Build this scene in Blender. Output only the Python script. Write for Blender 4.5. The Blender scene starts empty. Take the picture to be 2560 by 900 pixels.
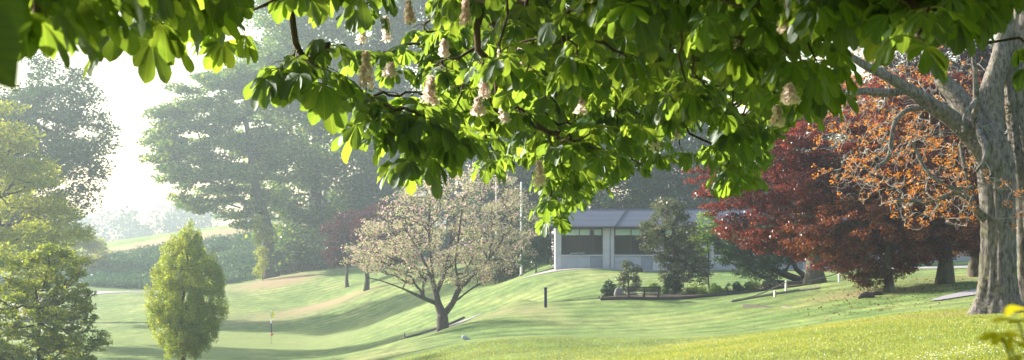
import bpy, math, random
import numpy as np
from mathutils import Vector, Matrix
R = math.radians
F = 3517.0                       # focal length in photo pixels (2560 wide)
HZ = 600.0                       # row of the horizon
sc = bpy.context.scene
C = sc.collection

# ---------------------------------------------------------------- camera
cd = bpy.data.cameras.new('camera'); cam = bpy.data.objects.new('camera', cd); C.objects.link(cam)
cam.location = (0, 0, 0); cam.rotation_euler = (R(90), 0, 0)
cd.sensor_width = 36; cd.lens = F / 2560 * 36; cd.shift_y = (HZ - 450) / 2560
cd.clip_end = 6000; cd.clip_start = 0.05
cd.dof.use_dof = True; cd.dof.focus_distance = 14.0; cd.dof.aperture_fstop = 8.0
sc.camera = cam
# ---------------------------------------------------------------- sky, sun, exposure
SUN_EL, SUN_AZ = 20.0, -60.0     # azimuth measured from the view direction (+Y), negative = left
w = bpy.data.worlds.new('World'); sc.world = w; w.use_nodes = True
nt = w.node_tree; bg = nt.nodes['Background']
sky = nt.nodes.new('ShaderNodeTexSky'); sky.sky_type = 'NISHITA'; sky.sun_disc = False
sky.sun_elevation = R(SUN_EL); sky.sun_rotation = R(SUN_AZ)
sky.dust_density = 2.0; sky.air_density = 1.6
nt.links.new(sky.outputs[0], bg.inputs[0]); bg.inputs[1].default_value = 0.095
S = Vector((math.sin(R(SUN_AZ)) * math.cos(R(SUN_EL)), math.cos(R(SUN_AZ)) * math.cos(R(SUN_EL)), math.sin(R(SUN_EL))))
sl = bpy.data.lights.new('sun', 'SUN'); so = bpy.data.objects.new('sun', sl); C.objects.link(so)
so.rotation_euler = S.to_track_quat('Z', 'Y').to_euler(); so.location = S * 60
sl.energy = 5.0; sl.angle = R(0.5); sl.color = (1.0, 0.91, 0.76)
sc.view_settings.view_transform = 'Standard'; sc.view_settings.look = 'None'
sc.view_settings.exposure = 2.0; sc.view_settings.gamma = 1.0
sc.render.engine = 'CYCLES'
cy = sc.cycles
cy.max_bounces = 7; cy.diffuse_bounces = 3; cy.glossy_bounces = 2; cy.transmission_bounces = 4
cy.transparent_max_bounces = 8; cy.volume_bounces = 0; cy.caustics_reflective = False; cy.caustics_refractive = False
cy.use_denoising = True; cy.sample_clamp_indirect = 6.0
try: cy.denoiser = 'OPENIMAGEDENOISE'
except Exception: pass

# ---------------------------------------------------------------- materials
def new_mat(name):
    m = bpy.data.materials.new(name); m.use_nodes = True
    m.node_tree.nodes.clear(); return m, m.node_tree.nodes, m.node_tree.links
def ramp(N, stops):
    r = N.new('ShaderNodeValToRGB'); e = r.color_ramp.elements
    while len(e) < len(stops): e.new(0.5)
    for i, (p, c) in enumerate(stops): e[i].position = p; e[i].color = (*c, 1)
    return r
def noise(N, L, scale, detail=4, rough=0.55, coord='Object', vscale=None):
    tc = N.new('ShaderNodeTexCoord'); n = N.new('ShaderNodeTexNoise')
    n.inputs['Scale'].default_value = scale; n.inputs['Detail'].default_value = detail; n.inputs['Roughness'].default_value = rough
    if vscale:
        mp = N.new('ShaderNodeMapping'); mp.inputs['Scale'].default_value = vscale
        L.new(tc.outputs[coord], mp.inputs[0]); L.new(mp.outputs[0], n.inputs['Vector'])
    else: L.new(tc.outputs[coord], n.inputs['Vector'])
    return n
def leaf_mat(name, cols, trans=None, tfac=0.45, gloss=0.06, vein=False, nscale=0.6, rough=0.4):
    """cols: dark, mid, light reflect colours; trans: multiplier colour of the light passing through"""
    m, N, L = new_mat(name)
    geo = N.new('ShaderNodeNewGeometry'); rp = ramp(N, [(0.0, cols[0]), (0.5, cols[1]), (1.0, cols[2])])
    n = noise(N, L, nscale, 2)
    a = N.new('ShaderNodeMath'); a.operation = 'MULTIPLY_ADD'; a.inputs[1].default_value = 0.40; a.inputs[2].default_value = -0.20
    L.new(geo.outputs['Random Per Island'], a.inputs[0])
    b = N.new('ShaderNodeMath'); b.operation = 'MULTIPLY_ADD'; b.inputs[1].default_value = 1.0
    L.new(n.outputs[0], b.inputs[0]); L.new(a.outputs[0], b.inputs[2]); L.new(b.outputs[0], rp.inputs[0])
    col = rp.outputs[0]
    if vein:
        uv = N.new('ShaderNodeUVMap'); sx = N.new('ShaderNodeSeparateXYZ'); L.new(uv.outputs[0], sx.inputs[0])
        ab = N.new('ShaderNodeMath'); ab.operation = 'ABSOLUTE'; L.new(sx.outputs[0], ab.inputs[0])
        q = N.new('ShaderNodeMath'); q.operation = 'MULTIPLY_ADD'; q.inputs[1].default_value = -0.22; L.new(ab.outputs[0], q.inputs[0]); L.new(sx.outputs[1], q.inputs[2])
        s = N.new('ShaderNodeMath'); s.operation = 'MULTIPLY'; s.inputs[1].default_value = 78; L.new(q.outputs[0], s.inputs[0])
        sn = N.new('ShaderNodeMath'); sn.operation = 'SINE'; L.new(s.outputs[0], sn.inputs[0])
        pw = N.new('ShaderNodeMapRange'); pw.inputs[1].default_value = 0.82; pw.inputs[2].default_value = 1.0; pw.inputs[3].default_value = 0; pw.inputs[4].default_value = 0.35; L.new(sn.outputs[0], pw.inputs[0])
        md = N.new('ShaderNodeMapRange'); md.inputs[1].default_value = 0.0; md.inputs[2].default_value = 0.07; md.inputs[3].default_value = 0.55; md.inputs[4].default_value = 0.0; L.new(ab.outputs[0], md.inputs[0])
        mx = N.new('ShaderNodeMath'); mx.operation = 'MAXIMUM'; L.new(pw.outputs[0], mx.inputs[0]); L.new(md.outputs[0], mx.inputs[1])
        vm = N.new('ShaderNodeMixRGB'); vm.inputs[2].default_value = (cols[2][0] * 1.7, cols[2][1] * 1.4, cols[2][2] * 1.6, 1)
        L.new(mx.outputs[0], vm.inputs[0]); L.new(col, vm.inputs[1]); col = vm.outputs[0]
    d = N.new('ShaderNodeBsdfDiffuse'); L.new(col, d.inputs[0])
    t = N.new('ShaderNodeBsdfTranslucent')
    if trans:
        tm = N.new('ShaderNodeMixRGB'); tm.blend_type = 'MULTIPLY'; tm.inputs[0].default_value = 1; tm.inputs[2].default_value = (*trans, 1)
        L.new(col, tm.inputs[1]); L.new(tm.outputs[0], t.inputs[0])
    else: L.new(col, t.inputs[0])
    mix = N.new('ShaderNodeMixShader'); mix.inputs[0].default_value = tfac
    L.new(d.outputs[0], mix.inputs[1]); L.new(t.outputs[0], mix.inputs[2])
    g = N.new('ShaderNodeBsdfGlossy'); g.inputs['Roughness'].default_value = rough; g.inputs[0].default_value = (0.8, 0.85, 0.9, 1)
    m2 = N.new('ShaderNodeMixShader'); m2.inputs[0].default_value = gloss
    L.new(mix.outputs[0], m2.inputs[1]); L.new(g.outputs[0], m2.inputs[2])
    o = N.new('ShaderNodeOutputMaterial'); L.new(m2.outputs[0], o.inputs[0]); return m
def bark_mat(name, c1, c2, scale=6, moss=None, bump=0.6):
    m, N, L = new_mat(name)
    n = noise(N, L, scale, 9, 0.78, vscale=(1, 1, 0.36)); n2 = noise(N, L, scale * 0.22, 3, 0.6)
    rp = ramp(N, [(0.38, c1), (0.58, c2)]); L.new(n.outputs[0], rp.inputs[0]); col = rp.outputs[0]
    if moss:
        r2 = ramp(N, [(0.46, (0, 0, 0)), (0.62, (1, 1, 1))]); L.new(n2.outputs[0], r2.inputs[0])
        mm = N.new('ShaderNodeMixRGB'); mm.inputs[2].default_value = (*moss, 1)
        mu = N.new('ShaderNodeMath'); mu.operation = 'MULTIPLY'; mu.inputs[1].default_value = 0.35
        L.new(r2.outputs[0], mu.inputs[0]); L.new(mu.outputs[0], mm.inputs[0]); L.new(col, mm.inputs[1]); col = mm.outputs[0]
    p = N.new('ShaderNodeBsdfPrincipled'); p.inputs['Roughness'].default_value = 0.9; p.inputs['Specular IOR Level'].default_value = 0.2
    bp = N.new('ShaderNodeBump'); bp.inputs['Strength'].default_value = bump; bp.inputs['Distance'].default_value = 0.05
    L.new(n.outputs[0], bp.inputs['Height']); L.new(bp.outputs[0], p.inputs['Normal'])
    L.new(col, p.inputs[0]); o = N.new('ShaderNodeOutputMaterial'); L.new(p.outputs[0], o.inputs[0]); return m
def plain(name, c, rough=0.6, var=0.2, scale=5, spec=0.3, vscale=None, bump=0.1, metal=0):
    m, N, L = new_mat(name)
    n = noise(N, L, scale, 6, 0.6, vscale=vscale)
    a = tuple(x * (1 - var) for x in c); b = tuple(min(1, x * (1 + var)) for x in c)
    rp = ramp(N, [(0.3, a), (0.7, b)]); L.new(n.outputs[0], rp.inputs[0])
    p = N.new('ShaderNodeBsdfPrincipled'); p.inputs['Roughness'].default_value = rough; p.inputs['Specular IOR Level'].default_value = spec; p.inputs['Metallic'].default_value = metal
    bp = N.new('ShaderNodeBump'); bp.inputs['Strength'].default_value = bump; bp.inputs['Distance'].default_value = 0.02
    L.new(n.outputs[0], bp.inputs['Height']); L.new(bp.outputs[0], p.inputs['Normal'])
    L.new(rp.outputs[0], p.inputs[0]); o = N.new('ShaderNodeOutputMaterial'); L.new(p.outputs[0], o.inputs[0]); return m
M = {}
M['chestnut'] = leaf_mat('chestnut_leaf', [(.007, .024, .010), (.013, .043, .013), (.028, .070, .018)], trans=(19, 9.8, 3.2), tfac=.44, gloss=.035, vein=True, nscale=1.3, rough=.5)
M['maple_near'] = leaf_mat('yellow_leaf', [(.34, .38, .02), (.48, .50, .03), (.60, .58, .05)], trans=(1.5, 1.35, .6), tfac=.6, gloss=.03)
M['ash'] = leaf_mat('ash_leaf', [(.026, .090, .026), (.085, .185, .042), (.27, .31, .055)], trans=(1.6, 1.5, .8), tfac=.35, gloss=.03, nscale=.38)
M['oak_hazy'] = leaf_mat('dark_hazy_leaf', [(.022, .062, .022), (.048, .105, .036), (.10, .16, .045)], tfac=.3, gloss=.03, nscale=.4)
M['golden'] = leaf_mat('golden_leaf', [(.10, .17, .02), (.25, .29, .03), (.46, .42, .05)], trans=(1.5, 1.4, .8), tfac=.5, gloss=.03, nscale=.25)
M['maple'] = leaf_mat('maple_leaf', [(.06, .11, .018), (.15, .205, .035), (.38, .38, .07)], trans=(2.0, 1.8, .7), tfac=.5, gloss=.04, nscale=.8)
M['hornbeam'] = leaf_mat('hornbeam_leaf', [(.07, .14, .02), (.18, .26, .045), (.38, .43, .08)], trans=(1.9, 1.6, .7), tfac=.5, gloss=.03, nscale=.9)
M['cherry'] = leaf_mat('cherry_leaf', [(.15, .22, .10), (.28, .33, .18), (.48, .48, .30)], trans=(1.3, 1.25, .9), tfac=.5, gloss=.03, nscale=.7)
M['blossom'] = leaf_mat('pink_blossom', [(.46, .26, .32), (.60, .38, .43), (.74, .54, .56)], tfac=.4, gloss=.02)
M['purple'] = leaf_mat('purple_leaf', [(.035, .012, .020), (.075, .020, .032), (.13, .035, .05)], trans=(1.1, 1, 1), tfac=.3, gloss=.03)
M['conifer'] = leaf_mat('conifer_leaf', [(.010, .024, .014), (.020, .042, .022), (.035, .06, .028)], tfac=.2, gloss=.03, nscale=.3)
M['rhodo'] = leaf_mat('rhododendron_leaf', [(.045, .070, .034), (.10, .125, .06), (.19, .19, .10)], trans=(1.3, 1.3, .8), tfac=.32, gloss=.05, nscale=.8)
M['yew'] = leaf_mat('yew_leaf', [(.018, .046, .020), (.042, .088, .032), (.08, .14, .045)], tfac=.25, gloss=.04, nscale=.9)
M['lime'] = leaf_mat('lime_leaf', [(.12, .22, .04), (.2, .32, .06), (.32, .44, .1)], trans=(1.2, 1.1, .7), tfac=.4, gloss=.02)
M['beech'] = leaf_mat('copper_beech_leaf', [(.020, .006, .009), (.085, .018, .018), (.38, .085, .030)], trans=(2.2, 1.6, .9), tfac=.45, gloss=.04, nscale=.55)
M['beech_dark'] = leaf_mat('dark_purple_beech_leaf', [(.014, .005, .008), (.035, .010, .015), (.08, .02, .02)], tfac=.3, gloss=.03, nscale=.5)
M['beech_orange'] = leaf_mat('bronze_beech_leaf', [(.025, .008, .010), (.115, .028, .014), (.46, .17, .022)], trans=(1.9, 1.5, .8), tfac=.45, gloss=.04, nscale=.8)
M['beech_olive'] = leaf_mat('olive_beech_leaf', [(.03, .018, .008), (.09, .045, .012), (.20, .11, .02)], trans=(1.9, 1.5, .8), tfac=.42, gloss=.04, nscale=.8)
M['orange'] = leaf_mat('young_orange_leaf', [(.38, .12, .012), (.60, .21, .02), (.80, .40, .04)], trans=(1.15, 1.1, 1), tfac=.4, gloss=.03)
M['scrub'] = leaf_mat('scrub_leaf', [(.02, .07, .026), (.045, .125, .042), (.12, .19, .05)], tfac=.3, gloss=.02, nscale=.12)
M['far'] = leaf_mat('far_wood_leaf', [(.03, .05, .03), (.05, .07, .04), (.08, .1, .05)], tfac=.2, gloss=0, nscale=.05)
M['petal'] = leaf_mat('white_petal', [(.85, .64, .62), (.94, .84, .82), (.96, .92, .90)], trans=(1, 1, 1), tfac=.5, gloss=.02)
M['blade'] = leaf_mat('grass_blade', [(.12, .19, .032), (.21, .27, .055), (.38, .38, .115)], trans=(1.7, 1.4, .8), tfac=.45, gloss=.03, nscale=.35)
M['bark_dark'] = bark_mat('dark_bark', (.030, .024, .020), (.075, .062, .052))
M['bark_cherry'] = bark_mat('cherry_bark', (.040, .028, .028), (.095, .075, .075), 9)
M['bark_big'] = bark_mat('grey_bark', (.020, .017, .016), (.21, .192, .182), 15, moss=(.11, .12, .045), bump=1.0)
M['bark_twig'] = bark_mat('pale_twig_bark', (.12, .105, .10), (.32, .295, .28), 8)
M['bark_chest'] = bark_mat('chestnut_bark', (.05, .035, .028), (.13, .095, .075), 12)
M['bark_beech'] = bark_mat('beech_bark', (.035, .030, .022), (.12, .105, .08), 7, moss=(.06, .075, .03))
M['petiole'] = plain('green_petiole', (.16, .20, .05), .6)
M['slate'] = plain('slate_roof', (.095, .105, .155), .55, .12, 14, vscale=(.4, 1, 4))
M['concrete'] = plain('pale_concrete', (.41, .40, .45), .85, .18, 1.4)
M['panel_light'] = plain('light_concrete_panel', (.34, .35, .42), .9, .14, 2)
M['panel_dark'] = plain('dark_concrete_panel', (.22, .23, .29), .9, .14, 2)
M['frame_dark'] = plain('dark_window_frame', (.035, .025, .028), .5)
M['white'] = plain('white_paint', (.78, .78, .80), .5, .05)
M['navy'] = plain('navy_paint', (.020, .024, .09), .5)
M['yellow'] = plain('yellow_flag_cloth', (.85, .75, .05), .8)
M['red'] = plain('red_tape', (.65, .06, .05), .7)
M['wood_grey'] = plain('weathered_wood', (.20, .17, .18), .85, .3, 10, vscale=(6, .6, 6))
M['wood_dark'] = plain('dark_wood', (.055, .042, .042), .85, .3, 10)
M['gravel'] = plain('gravel', (.23, .215, .24), .95, .25, 20, bump=.5)
M['tarmac'] = plain('pale_tarmac', (.26, .24, .25), .9, .15, 8)
M['soil'] = plain('red_brown_soil', (.14, .085, .065), .95, .35, 9, bump=.6)
M['stone'] = plain('grey_stone', (.15, .145, .14), .9, .25, 6)
M['interior'] = plain('interior_wall', (.016, .015, .016), .9, .2, 2)
M['blind'] = plain('pale_blind', (.80, .86, .86), .8, .05)
M['car_blue'] = plain('dark_blue_car_paint', (.012, .02, .08), .25, .1, spec=.6)
M['tyre'] = plain('tyre_rubber', (.02, .02, .02), .85)
M['chrome'] = plain('wheel_metal', (.5, .5, .52), .35, .1, metal=.8)
m, N, L = new_mat('window_glass')
g = N.new('ShaderNodeBsdfGlass'); g.inputs['Roughness'].default_value = 0; g.inputs['IOR'].default_value = 1.1; g.inputs[0].default_value = (.85, .9, .9, 1)
tr = N.new('ShaderNodeBsdfTransparent'); tr.inputs[0].default_value = (.9, .95, .95, 1)
gl = N.new('ShaderNodeBsdfGlossy'); gl.inputs['Roughness'].default_value = .03
mx = N.new('ShaderNodeMixShader'); mx.inputs[0].default_value = .03; L.new(tr.outputs[0], mx.inputs[1]); L.new(gl.outputs[0], mx.inputs[2])
N.remove(g); o = N.new('ShaderNodeOutputMaterial'); L.new(mx.outputs[0], o.inputs[0]); M['glass'] = m

# ---------------------------------------------------------------- basic helpers
def P(px, py, Y): return Vector(((px - 1280) / F * Y, Y, (HZ - py) / F * Y))
def tag(o, label=None, cat=None, group=None, kind=None):
    if label: o['label'] = label
    if cat: o['category'] = cat
    if group: o['group'] = group
    if kind: o['kind'] = kind
    return o
def empty(name, loc, label, cat, group=None):
    o = bpy.data.objects.new(name, None); C.objects.link(o); o.location = loc; o.empty_display_size = .3
    return tag(o, label, cat, group)
def mesh_np(name, V, Fc, mat, parent=None, smooth=False, off=None, uv=None):
    """V (n,3) ; Fc (m,k) equal-size faces"""
    V = np.asarray(V, dtype=np.float32).reshape(-1, 3); Fc = np.asarray(Fc, dtype=np.int32)
    if off is not None: V = V - np.array(off, dtype=np.float32)
    me = bpy.data.meshes.new(name); k = Fc.shape[1]; m = Fc.shape[0]
    me.vertices.add(len(V)); me.vertices.foreach_set('co', V.ravel())
    me.loops.add(m * k); me.loops.foreach_set('vertex_index', Fc.ravel())
    me.polygons.add(m); me.polygons.foreach_set('loop_start', np.arange(0, m * k, k, dtype=np.int32))
    try: me.polygons.foreach_set('loop_total', np.full(m, k, dtype=np.int32))
    except Exception: pass
    if smooth: me.polygons.foreach_set('use_smooth', np.ones(m, dtype=bool))
    if uv is not None:
        ul = me.uv_layers.new(name='UVMap'); ul.data.foreach_set('uv', np.asarray(uv, dtype=np.float32)[Fc.ravel()].ravel())
    me.update(calc_edges=True); me.materials.append(mat)
    o = bpy.data.objects.new(name, me); C.objects.link(o)
    if parent is not None: o.parent = parent
    return o
class MB:
    def __init__(s): s.v = []; s.f = []; s.u = None
    def add(s, vs, fs):
        b = len(s.v); s.v += [tuple(v) for v in vs]; s.f += [tuple(i + b for i in f) for f in fs]
    def box(s, x0, x1, y0, y1, z0, z1, rot=0, at=(0, 0, 0)):
        c, sn = math.cos(rot), math.sin(rot); vs = []
        for x in (x0, x1):
            for y in (y0, y1):
                for z in (z0, z1): vs.append((x * c - y * sn + at[0], x * sn + y * c + at[1], z + at[2]))
        s.add(vs, [(0, 1, 3, 2), (4, 6, 7, 5), (0, 4, 5, 1), (2, 3, 7, 6), (0, 2, 6, 4), (1, 5, 7, 3)])
    def tube(s, pts, rads, k=8, cap=True, flute=None):
        pts = [Vector(p) for p in pts]; n = len(pts); up = Vector((.13, .31, 1)).normalized(); rings = []; b = len(s.v)
        prev = None
        for i, p in enumerate(pts):
            t = (pts[min(i + 1, n - 1)] - pts[max(i - 1, 0)])
            t = t.normalized() if t.length > 1e-6 else Vector((0, 0, 1))
            if prev is None:
                a = up.cross(t); a = a.normalized() if a.length > .05 else Vector((1, 0, 0))
            else:
                a = prev - t * prev.dot(t); a = a.normalized() if a.length > 1e-4 else Vector((1, 0, 0))
            prev = a; c = t.cross(a)
            for j in range(k):
                th = 2 * math.pi * j / k; r = rads[i] * (flute(th, i / (n - 1)) if flute else 1)
                s.v.append(tuple(p + a * (math.cos(th) * r) + c * (math.sin(th) * r)))
        for i in range(n - 1):
            for j in range(k):
                j2 = (j + 1) % k; s.f.append((b + i * k + j, b + i * k + j2, b + (i + 1) * k + j2, b + (i + 1) * k + j))
        if cap:
            s.f.append(tuple(b + j for j in range(k))[::-1]); s.f.append(tuple(b + (n - 1) * k + j for j in range(k)))
    def build(s, name, mat, parent=None, smooth=False, bevel=0, off=None):
        me = bpy.data.meshes.new(name)
        V = s.v if off is None else [(a - off[0], b - off[1], c - off[2]) for a, b, c in s.v]
        me.from_pydata(V, [], s.f); me.update(); me.materials.append(mat)
        if smooth: me.polygons.foreach_set('use_smooth', np.ones(len(me.polygons), dtype=bool))
        o = bpy.data.objects.new(name, me); C.objects.link(o)
        if parent is not None: o.parent = parent
        if bevel:
            bv = o.modifiers.new('bevel', 'BEVEL'); bv.width = bevel; bv.segments = 2; bv.limit_method = 'ANGLE'
        return o

# ---------------------------------------------------------------- terrain
ctl = [ # px, py, depth
 (2490,783,30),(2560,800,24),(2300,900,18),(2000,897,20),(2560,860,17),(1700,893,23),(1850,862,26),(2100,815,29),(2330,782,32),
 (2390,748,40),(2365,713,48),(2220,724,48),(2430,690,55),(2300,675,75),(2150,745,45),(2500,700,60),
 (1965,725,55),(2098,703,58),(1830,757,52),(2030,712,64),(1610,748,60),(1540,750,60),(1690,742,64),(1900,770,48),
 (1364,768,62),(1700,768,57),(1250,778,62),(1500,805,48),(1500,850,37),(1750,850,35),(1250,853,37),(1250,868,32),(1500,870,32),(1450,900,29),(1200,900,30),(1900,800,42),(1750,805,45),
 (1390,676,88),(1600,676,88),(1800,672,88),(2000,668,90),(1500,715,74),(1340,660,98),(1350,700,82),(1700,700,76),
 (1160,806,50),(1000,862,43),(900,905,38),(1300,752,62),(1080,835,48),(1000,905,33),
 (1000,870,51),(1000,872,60),(950,888,50),(950,886,60),(1050,853,53),(1050,854,61),(1108,833,56),(1108,834,62),(1160,809,57),(1160,813,64),(900,902,50),(900,898,60),(850,912,50),(1230,785,57),
 (1160,806,74),(1108,826,68.5),(1000,850,71),(1050,838,72),(950,866,72),
 (678,860,92),(600,884,82),(450,882,84),(350,870,86),(850,868,84),(500,834,100),(700,833,101),(850,836,96),
 (455,903,67),(600,903,74),(250,903,74),(750,893,78),(100,985,50),(200,930,62),
 (700,800,114),(700,770,125),(700,735,138),(850,672,155),(680,695,155),(570,716,160),(760,680,156),(850,740,128),(850,790,110),
 (300,735,150),(300,780,130),(330,822,110),(100,765,140),(0,840,105),(450,730,158),(500,765,128),(400,790,120),
 (1000,682,132),(1150,690,112),(1300,692,98),(1150,722,98),(1300,738,80),(1000,742,110),(1000,792,92),(1150,770,84),(925,722,120),
 (640,577,200),(550,588,200),(430,605,200),(330,622,200),(230,640,200),(740,565,202),(850,556,205),(1000,566,210),
 (640,698,172),(450,722,170),(300,724,168),(850,660,172),(200,716,170),(100,690,190),(0,680,200),(1050,640,190),(1200,625,190),
 (640,606,270),(300,612,300),(1000,612,280),(1600,650,130),(2000,640,130),(2400,635,130),(1300,645,130)]
CX, CZ = [], []
def warp(x, y):
    x = np.asarray(x, float); y = np.asarray(y, float)
    return np.stack([x / (np.maximum(y, -5) + 12) * 3.0, np.log(np.maximum(y, -5) + 12) * 1.9], -1)
for px, py, Y in ctl:
    p = P(px, py, Y); CX.append((p.x, p.y)); CZ.append(p.z)
for x, y, z in [(0,0,-1.65),(-4,0,-1.7),(5,0,-1.55),(0,6,-1.75),(6,8,-1.55),(-6,10,-2.0),(0,14,-2.1),(7,12,-1.5),(-5,20,-2.9),(-15,30,-4.2),(-25,30,-5),(15,20,-1.2),(25,30,-1.0),(-20,45,-5.4),(-40,60,-6),(-60,100,-6),(-90,180,-3),
  (30,50,-1.0),(45,80,-1.0),(60,150,-.5),(0,400,-1.5),(-200,400,-1),(200,400,-1),(0,1000,-2),(-500,1000,-2),(500,1000,-2),(0,3000,-2),(-1500,3000,-2),(1500,3000,-2),(-10,-5,-1.8),(10,-5,-1.5)]:
    CX.append((x, y)); CZ.append(z)
CX = np.array(CX); CZ = np.array(CZ); CW = warp(CX[:, 0], CX[:, 1])
def kern(r2): return 0.5 * r2 * np.log(r2 + 1e-9)
n_ = len(CZ); D2 = ((CW[:, None] - CW[None]) ** 2).sum(-1)
A = np.zeros((n_ + 3, n_ + 3)); A[:n_, :n_] = kern(D2) + np.eye(n_) * 2e-4; A[:n_, n_] = 1; A[:n_, n_ + 1:] = CW; A[n_, :n_] = 1; A[n_ + 1:, :n_] = CW.T
sol = np.linalg.solve(A, np.concatenate([CZ, [0, 0, 0]]))
def gz(x, y):
    x = np.atleast_1d(np.asarray(x, float)); y = np.atleast_1d(np.asarray(y, float)); W = warp(x, y); out = np.zeros(len(x))
    for i in range(0, len(x), 20000):
        d = ((W[i:i + 20000, None] - CW[None]) ** 2).sum(-1); out[i:i + 20000] = kern(d) @ sol[:n_] + sol[n_] + W[i:i + 20000] @ sol[n_ + 1:]
    # the small flat tee: a step in the turf with a rounded front edge
    def sg(t): return 1 / (1 + np.exp(-np.clip(t, -30, 30)))
    tee = sg((y - 33.3) * 3.0) * sg((38 - y) * 1.2) * sg((x + 2.0) * 1.2) * sg((5.2 - x) * 1.2)
    out += tee * 0.16
    tee2 = sg((y - 57.5) * 2.5) * sg((64 - y) * 1.0) * sg((x + 1.5) * 1.5) * sg((8.5 - x) * 1.2)
    out += tee2 * 0.13
    return out
def gz1(x, y): return float(gz(x, y)[0])
def on_ground(px, Y, dz=0): x = (px - 1280) / F * Y; return Vector((x, Y, gz1(x, Y) + dz))
def ray_ground(px, py, y0=10, y1=260):
    ys = np.geomspace(y0, y1, 900); xs = (px - 1280) / F * ys; d = (HZ - py) / F * ys - gz(xs, ys); k = np.argmax(d < 0)
    return Vector((xs[k], ys[k], (HZ - py) / F * ys[k]))
nu, nv = 420, 560
us = np.tan(np.linspace(R(-62), R(62), nu)); vs = np.geomspace(9, 3600, nv) - 12
U, Vv = np.meshgrid(us, vs); X = U * (Vv + 13.5); Y_ = Vv
Z = gz(X.ravel(), Y_.ravel())
idx = np.arange(nu * nv).reshape(nv, nu)
faces = np.stack([idx[:-1, :-1], idx[:-1, 1:], idx[1:, 1:], idx[1:, :-1]], -1).reshape(-1, 4)
# turf material; the attribute 'wear' marks where the turf itself is dry and straw-coloured; its green channel adds finer turf and a painted sun strip
m, N, L = new_mat('turf')
at = N.new('ShaderNodeAttribute'); at.attribute_name = 'wear'; sa = N.new('ShaderNodeSeparateColor'); L.new(at.outputs['Color'], sa.inputs[0])
n1 = noise(N, L, .30, 6, .65, vscale=(1, .45, 1)); n2 = noise(N, L, 1.7, 8, .75, vscale=(.8, .45, 1)); n3 = noise(N, L, 22, 4, .7, vscale=(1, .3, 1))
r1 = ramp(N, [(.30, (.082, .150, .040)), (.5, (.140, .208, .062)), (.70, (.235, .275, .10))]); L.new(n1.outputs[0], r1.inputs[0])
r2 = ramp(N, [(.34, (.42, .46, .42)), (.66, (1.6, 1.52, 1.4))]); L.new(n2.outputs[0], r2.inputs[0])
r3 = ramp(N, [(.3, (.6, .6, .6)), (.7, (1.4, 1.4, 1.4))]); L.new(n3.outputs[0], r3.inputs[0])
ma = N.new('ShaderNodeMixRGB'); ma.blend_type = 'MULTIPLY'; ma.inputs[0].default_value = .7; L.new(r1.outputs[0], ma.inputs[1]); L.new(r2.outputs[0], ma.inputs[2])
mb = N.new('ShaderNodeMixRGB'); mb.blend_type = 'MULTIPLY'; mb.inputs[0].default_value = .8; L.new(ma.outputs[0], mb.inputs[1]); L.new(r3.outputs[0], mb.inputs[2])
ad = N.new('ShaderNodeMath'); ad.operation = 'MULTIPLY_ADD'; ad.inputs[1].default_value = 1.5; L.new(n2.outputs[0], ad.inputs[0]); ad.inputs[2].default_value = -.75
a2 = N.new('ShaderNodeMath'); a2.operation = 'ADD'; L.new(sa.outputs[0], a2.inputs[0]); L.new(ad.outputs[0], a2.inputs[1])
a3 = N.new('ShaderNodeMath'); a3.operation = 'MULTIPLY'; a3.use_clamp = True; L.new(a2.outputs[0], a3.inputs[0]); L.new(sa.outputs[0], a3.inputs[1])
wt = N.new('ShaderNodeTexWave'); wt.inputs['Scale'].default_value = .16; wt.inputs['Distortion'].default_value = 2.2; wt.inputs['Detail'].default_value = 2; wt.inputs['Detail Scale'].default_value = .25
tcw = N.new('ShaderNodeTexCoord'); mpw = N.new('ShaderNodeMapping'); mpw.inputs['Rotation'].default_value = (0, 0, R(62)); L.new(tcw.outputs['Object'], mpw.inputs[0]); L.new(mpw.outputs[0], wt.inputs['Vector'])
rw = ramp(N, [(.35, (.84, .86, .86)), (.65, (1.14, 1.12, 1.08))]); L.new(wt.outputs['Color'], rw.inputs[0])
mw = N.new('ShaderNodeMixRGB'); mw.blend_type = 'MULTIPLY'; mw.inputs[0].default_value = 1; L.new(mb.outputs[0], mw.inputs[1]); L.new(rw.outputs[0], mw.inputs[2])
md = N.new('ShaderNodeMixRGB'); md.inputs[2].default_value = (.27, .21, .12, 1); L.new(a3.outputs[0], md.inputs[0]); L.new(mw.outputs[0], md.inputs[1])
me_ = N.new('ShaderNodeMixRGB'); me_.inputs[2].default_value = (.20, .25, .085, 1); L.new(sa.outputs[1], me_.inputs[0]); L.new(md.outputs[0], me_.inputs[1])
p = N.new('ShaderNodeBsdfPrincipled'); p.inputs['Roughness'].default_value = .85; p.inputs['Specular IOR Level'].default_value = .15

bp = N.new('ShaderNodeBump'); bp.inputs['Strength'].default_value = 1.0; bp.inputs['Distance'].default_value = .09
mm = N.new('ShaderNodeMath'); mm.operation = 'ADD'; L.new(n2.outputs[0], mm.inputs[0]); L.new(n3.outputs[0], mm.inputs[1])
L.new(mm.outputs[0], bp.inputs['Height']); L.new(bp.outputs[0], p.inputs['Normal']); L.new(me_.outputs[0], p.inputs[0])
o = N.new('ShaderNodeOutputMaterial'); L.new(p.outputs[0], o.inputs[0]); M['turf'] = m
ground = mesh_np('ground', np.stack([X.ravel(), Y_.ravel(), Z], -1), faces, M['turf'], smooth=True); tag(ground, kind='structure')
wear = np.zeros(len(Z)); fine_sunlit = np.zeros(len(Z)); xf, yf = X.ravel(), Y_.ravel()
def blob(arr, px, Y, rx, ry, a, rot=0):
    x0 = (px - 1280) / F * Y; dx, dy = xf - x0, yf - Y; c, s = math.cos(rot), math.sin(rot)
    u, v = (dx * c + dy * s) / rx, (-dx * s + dy * c) / ry; arr += a * np.exp(-(u * u + v * v) ** 1.5)
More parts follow.
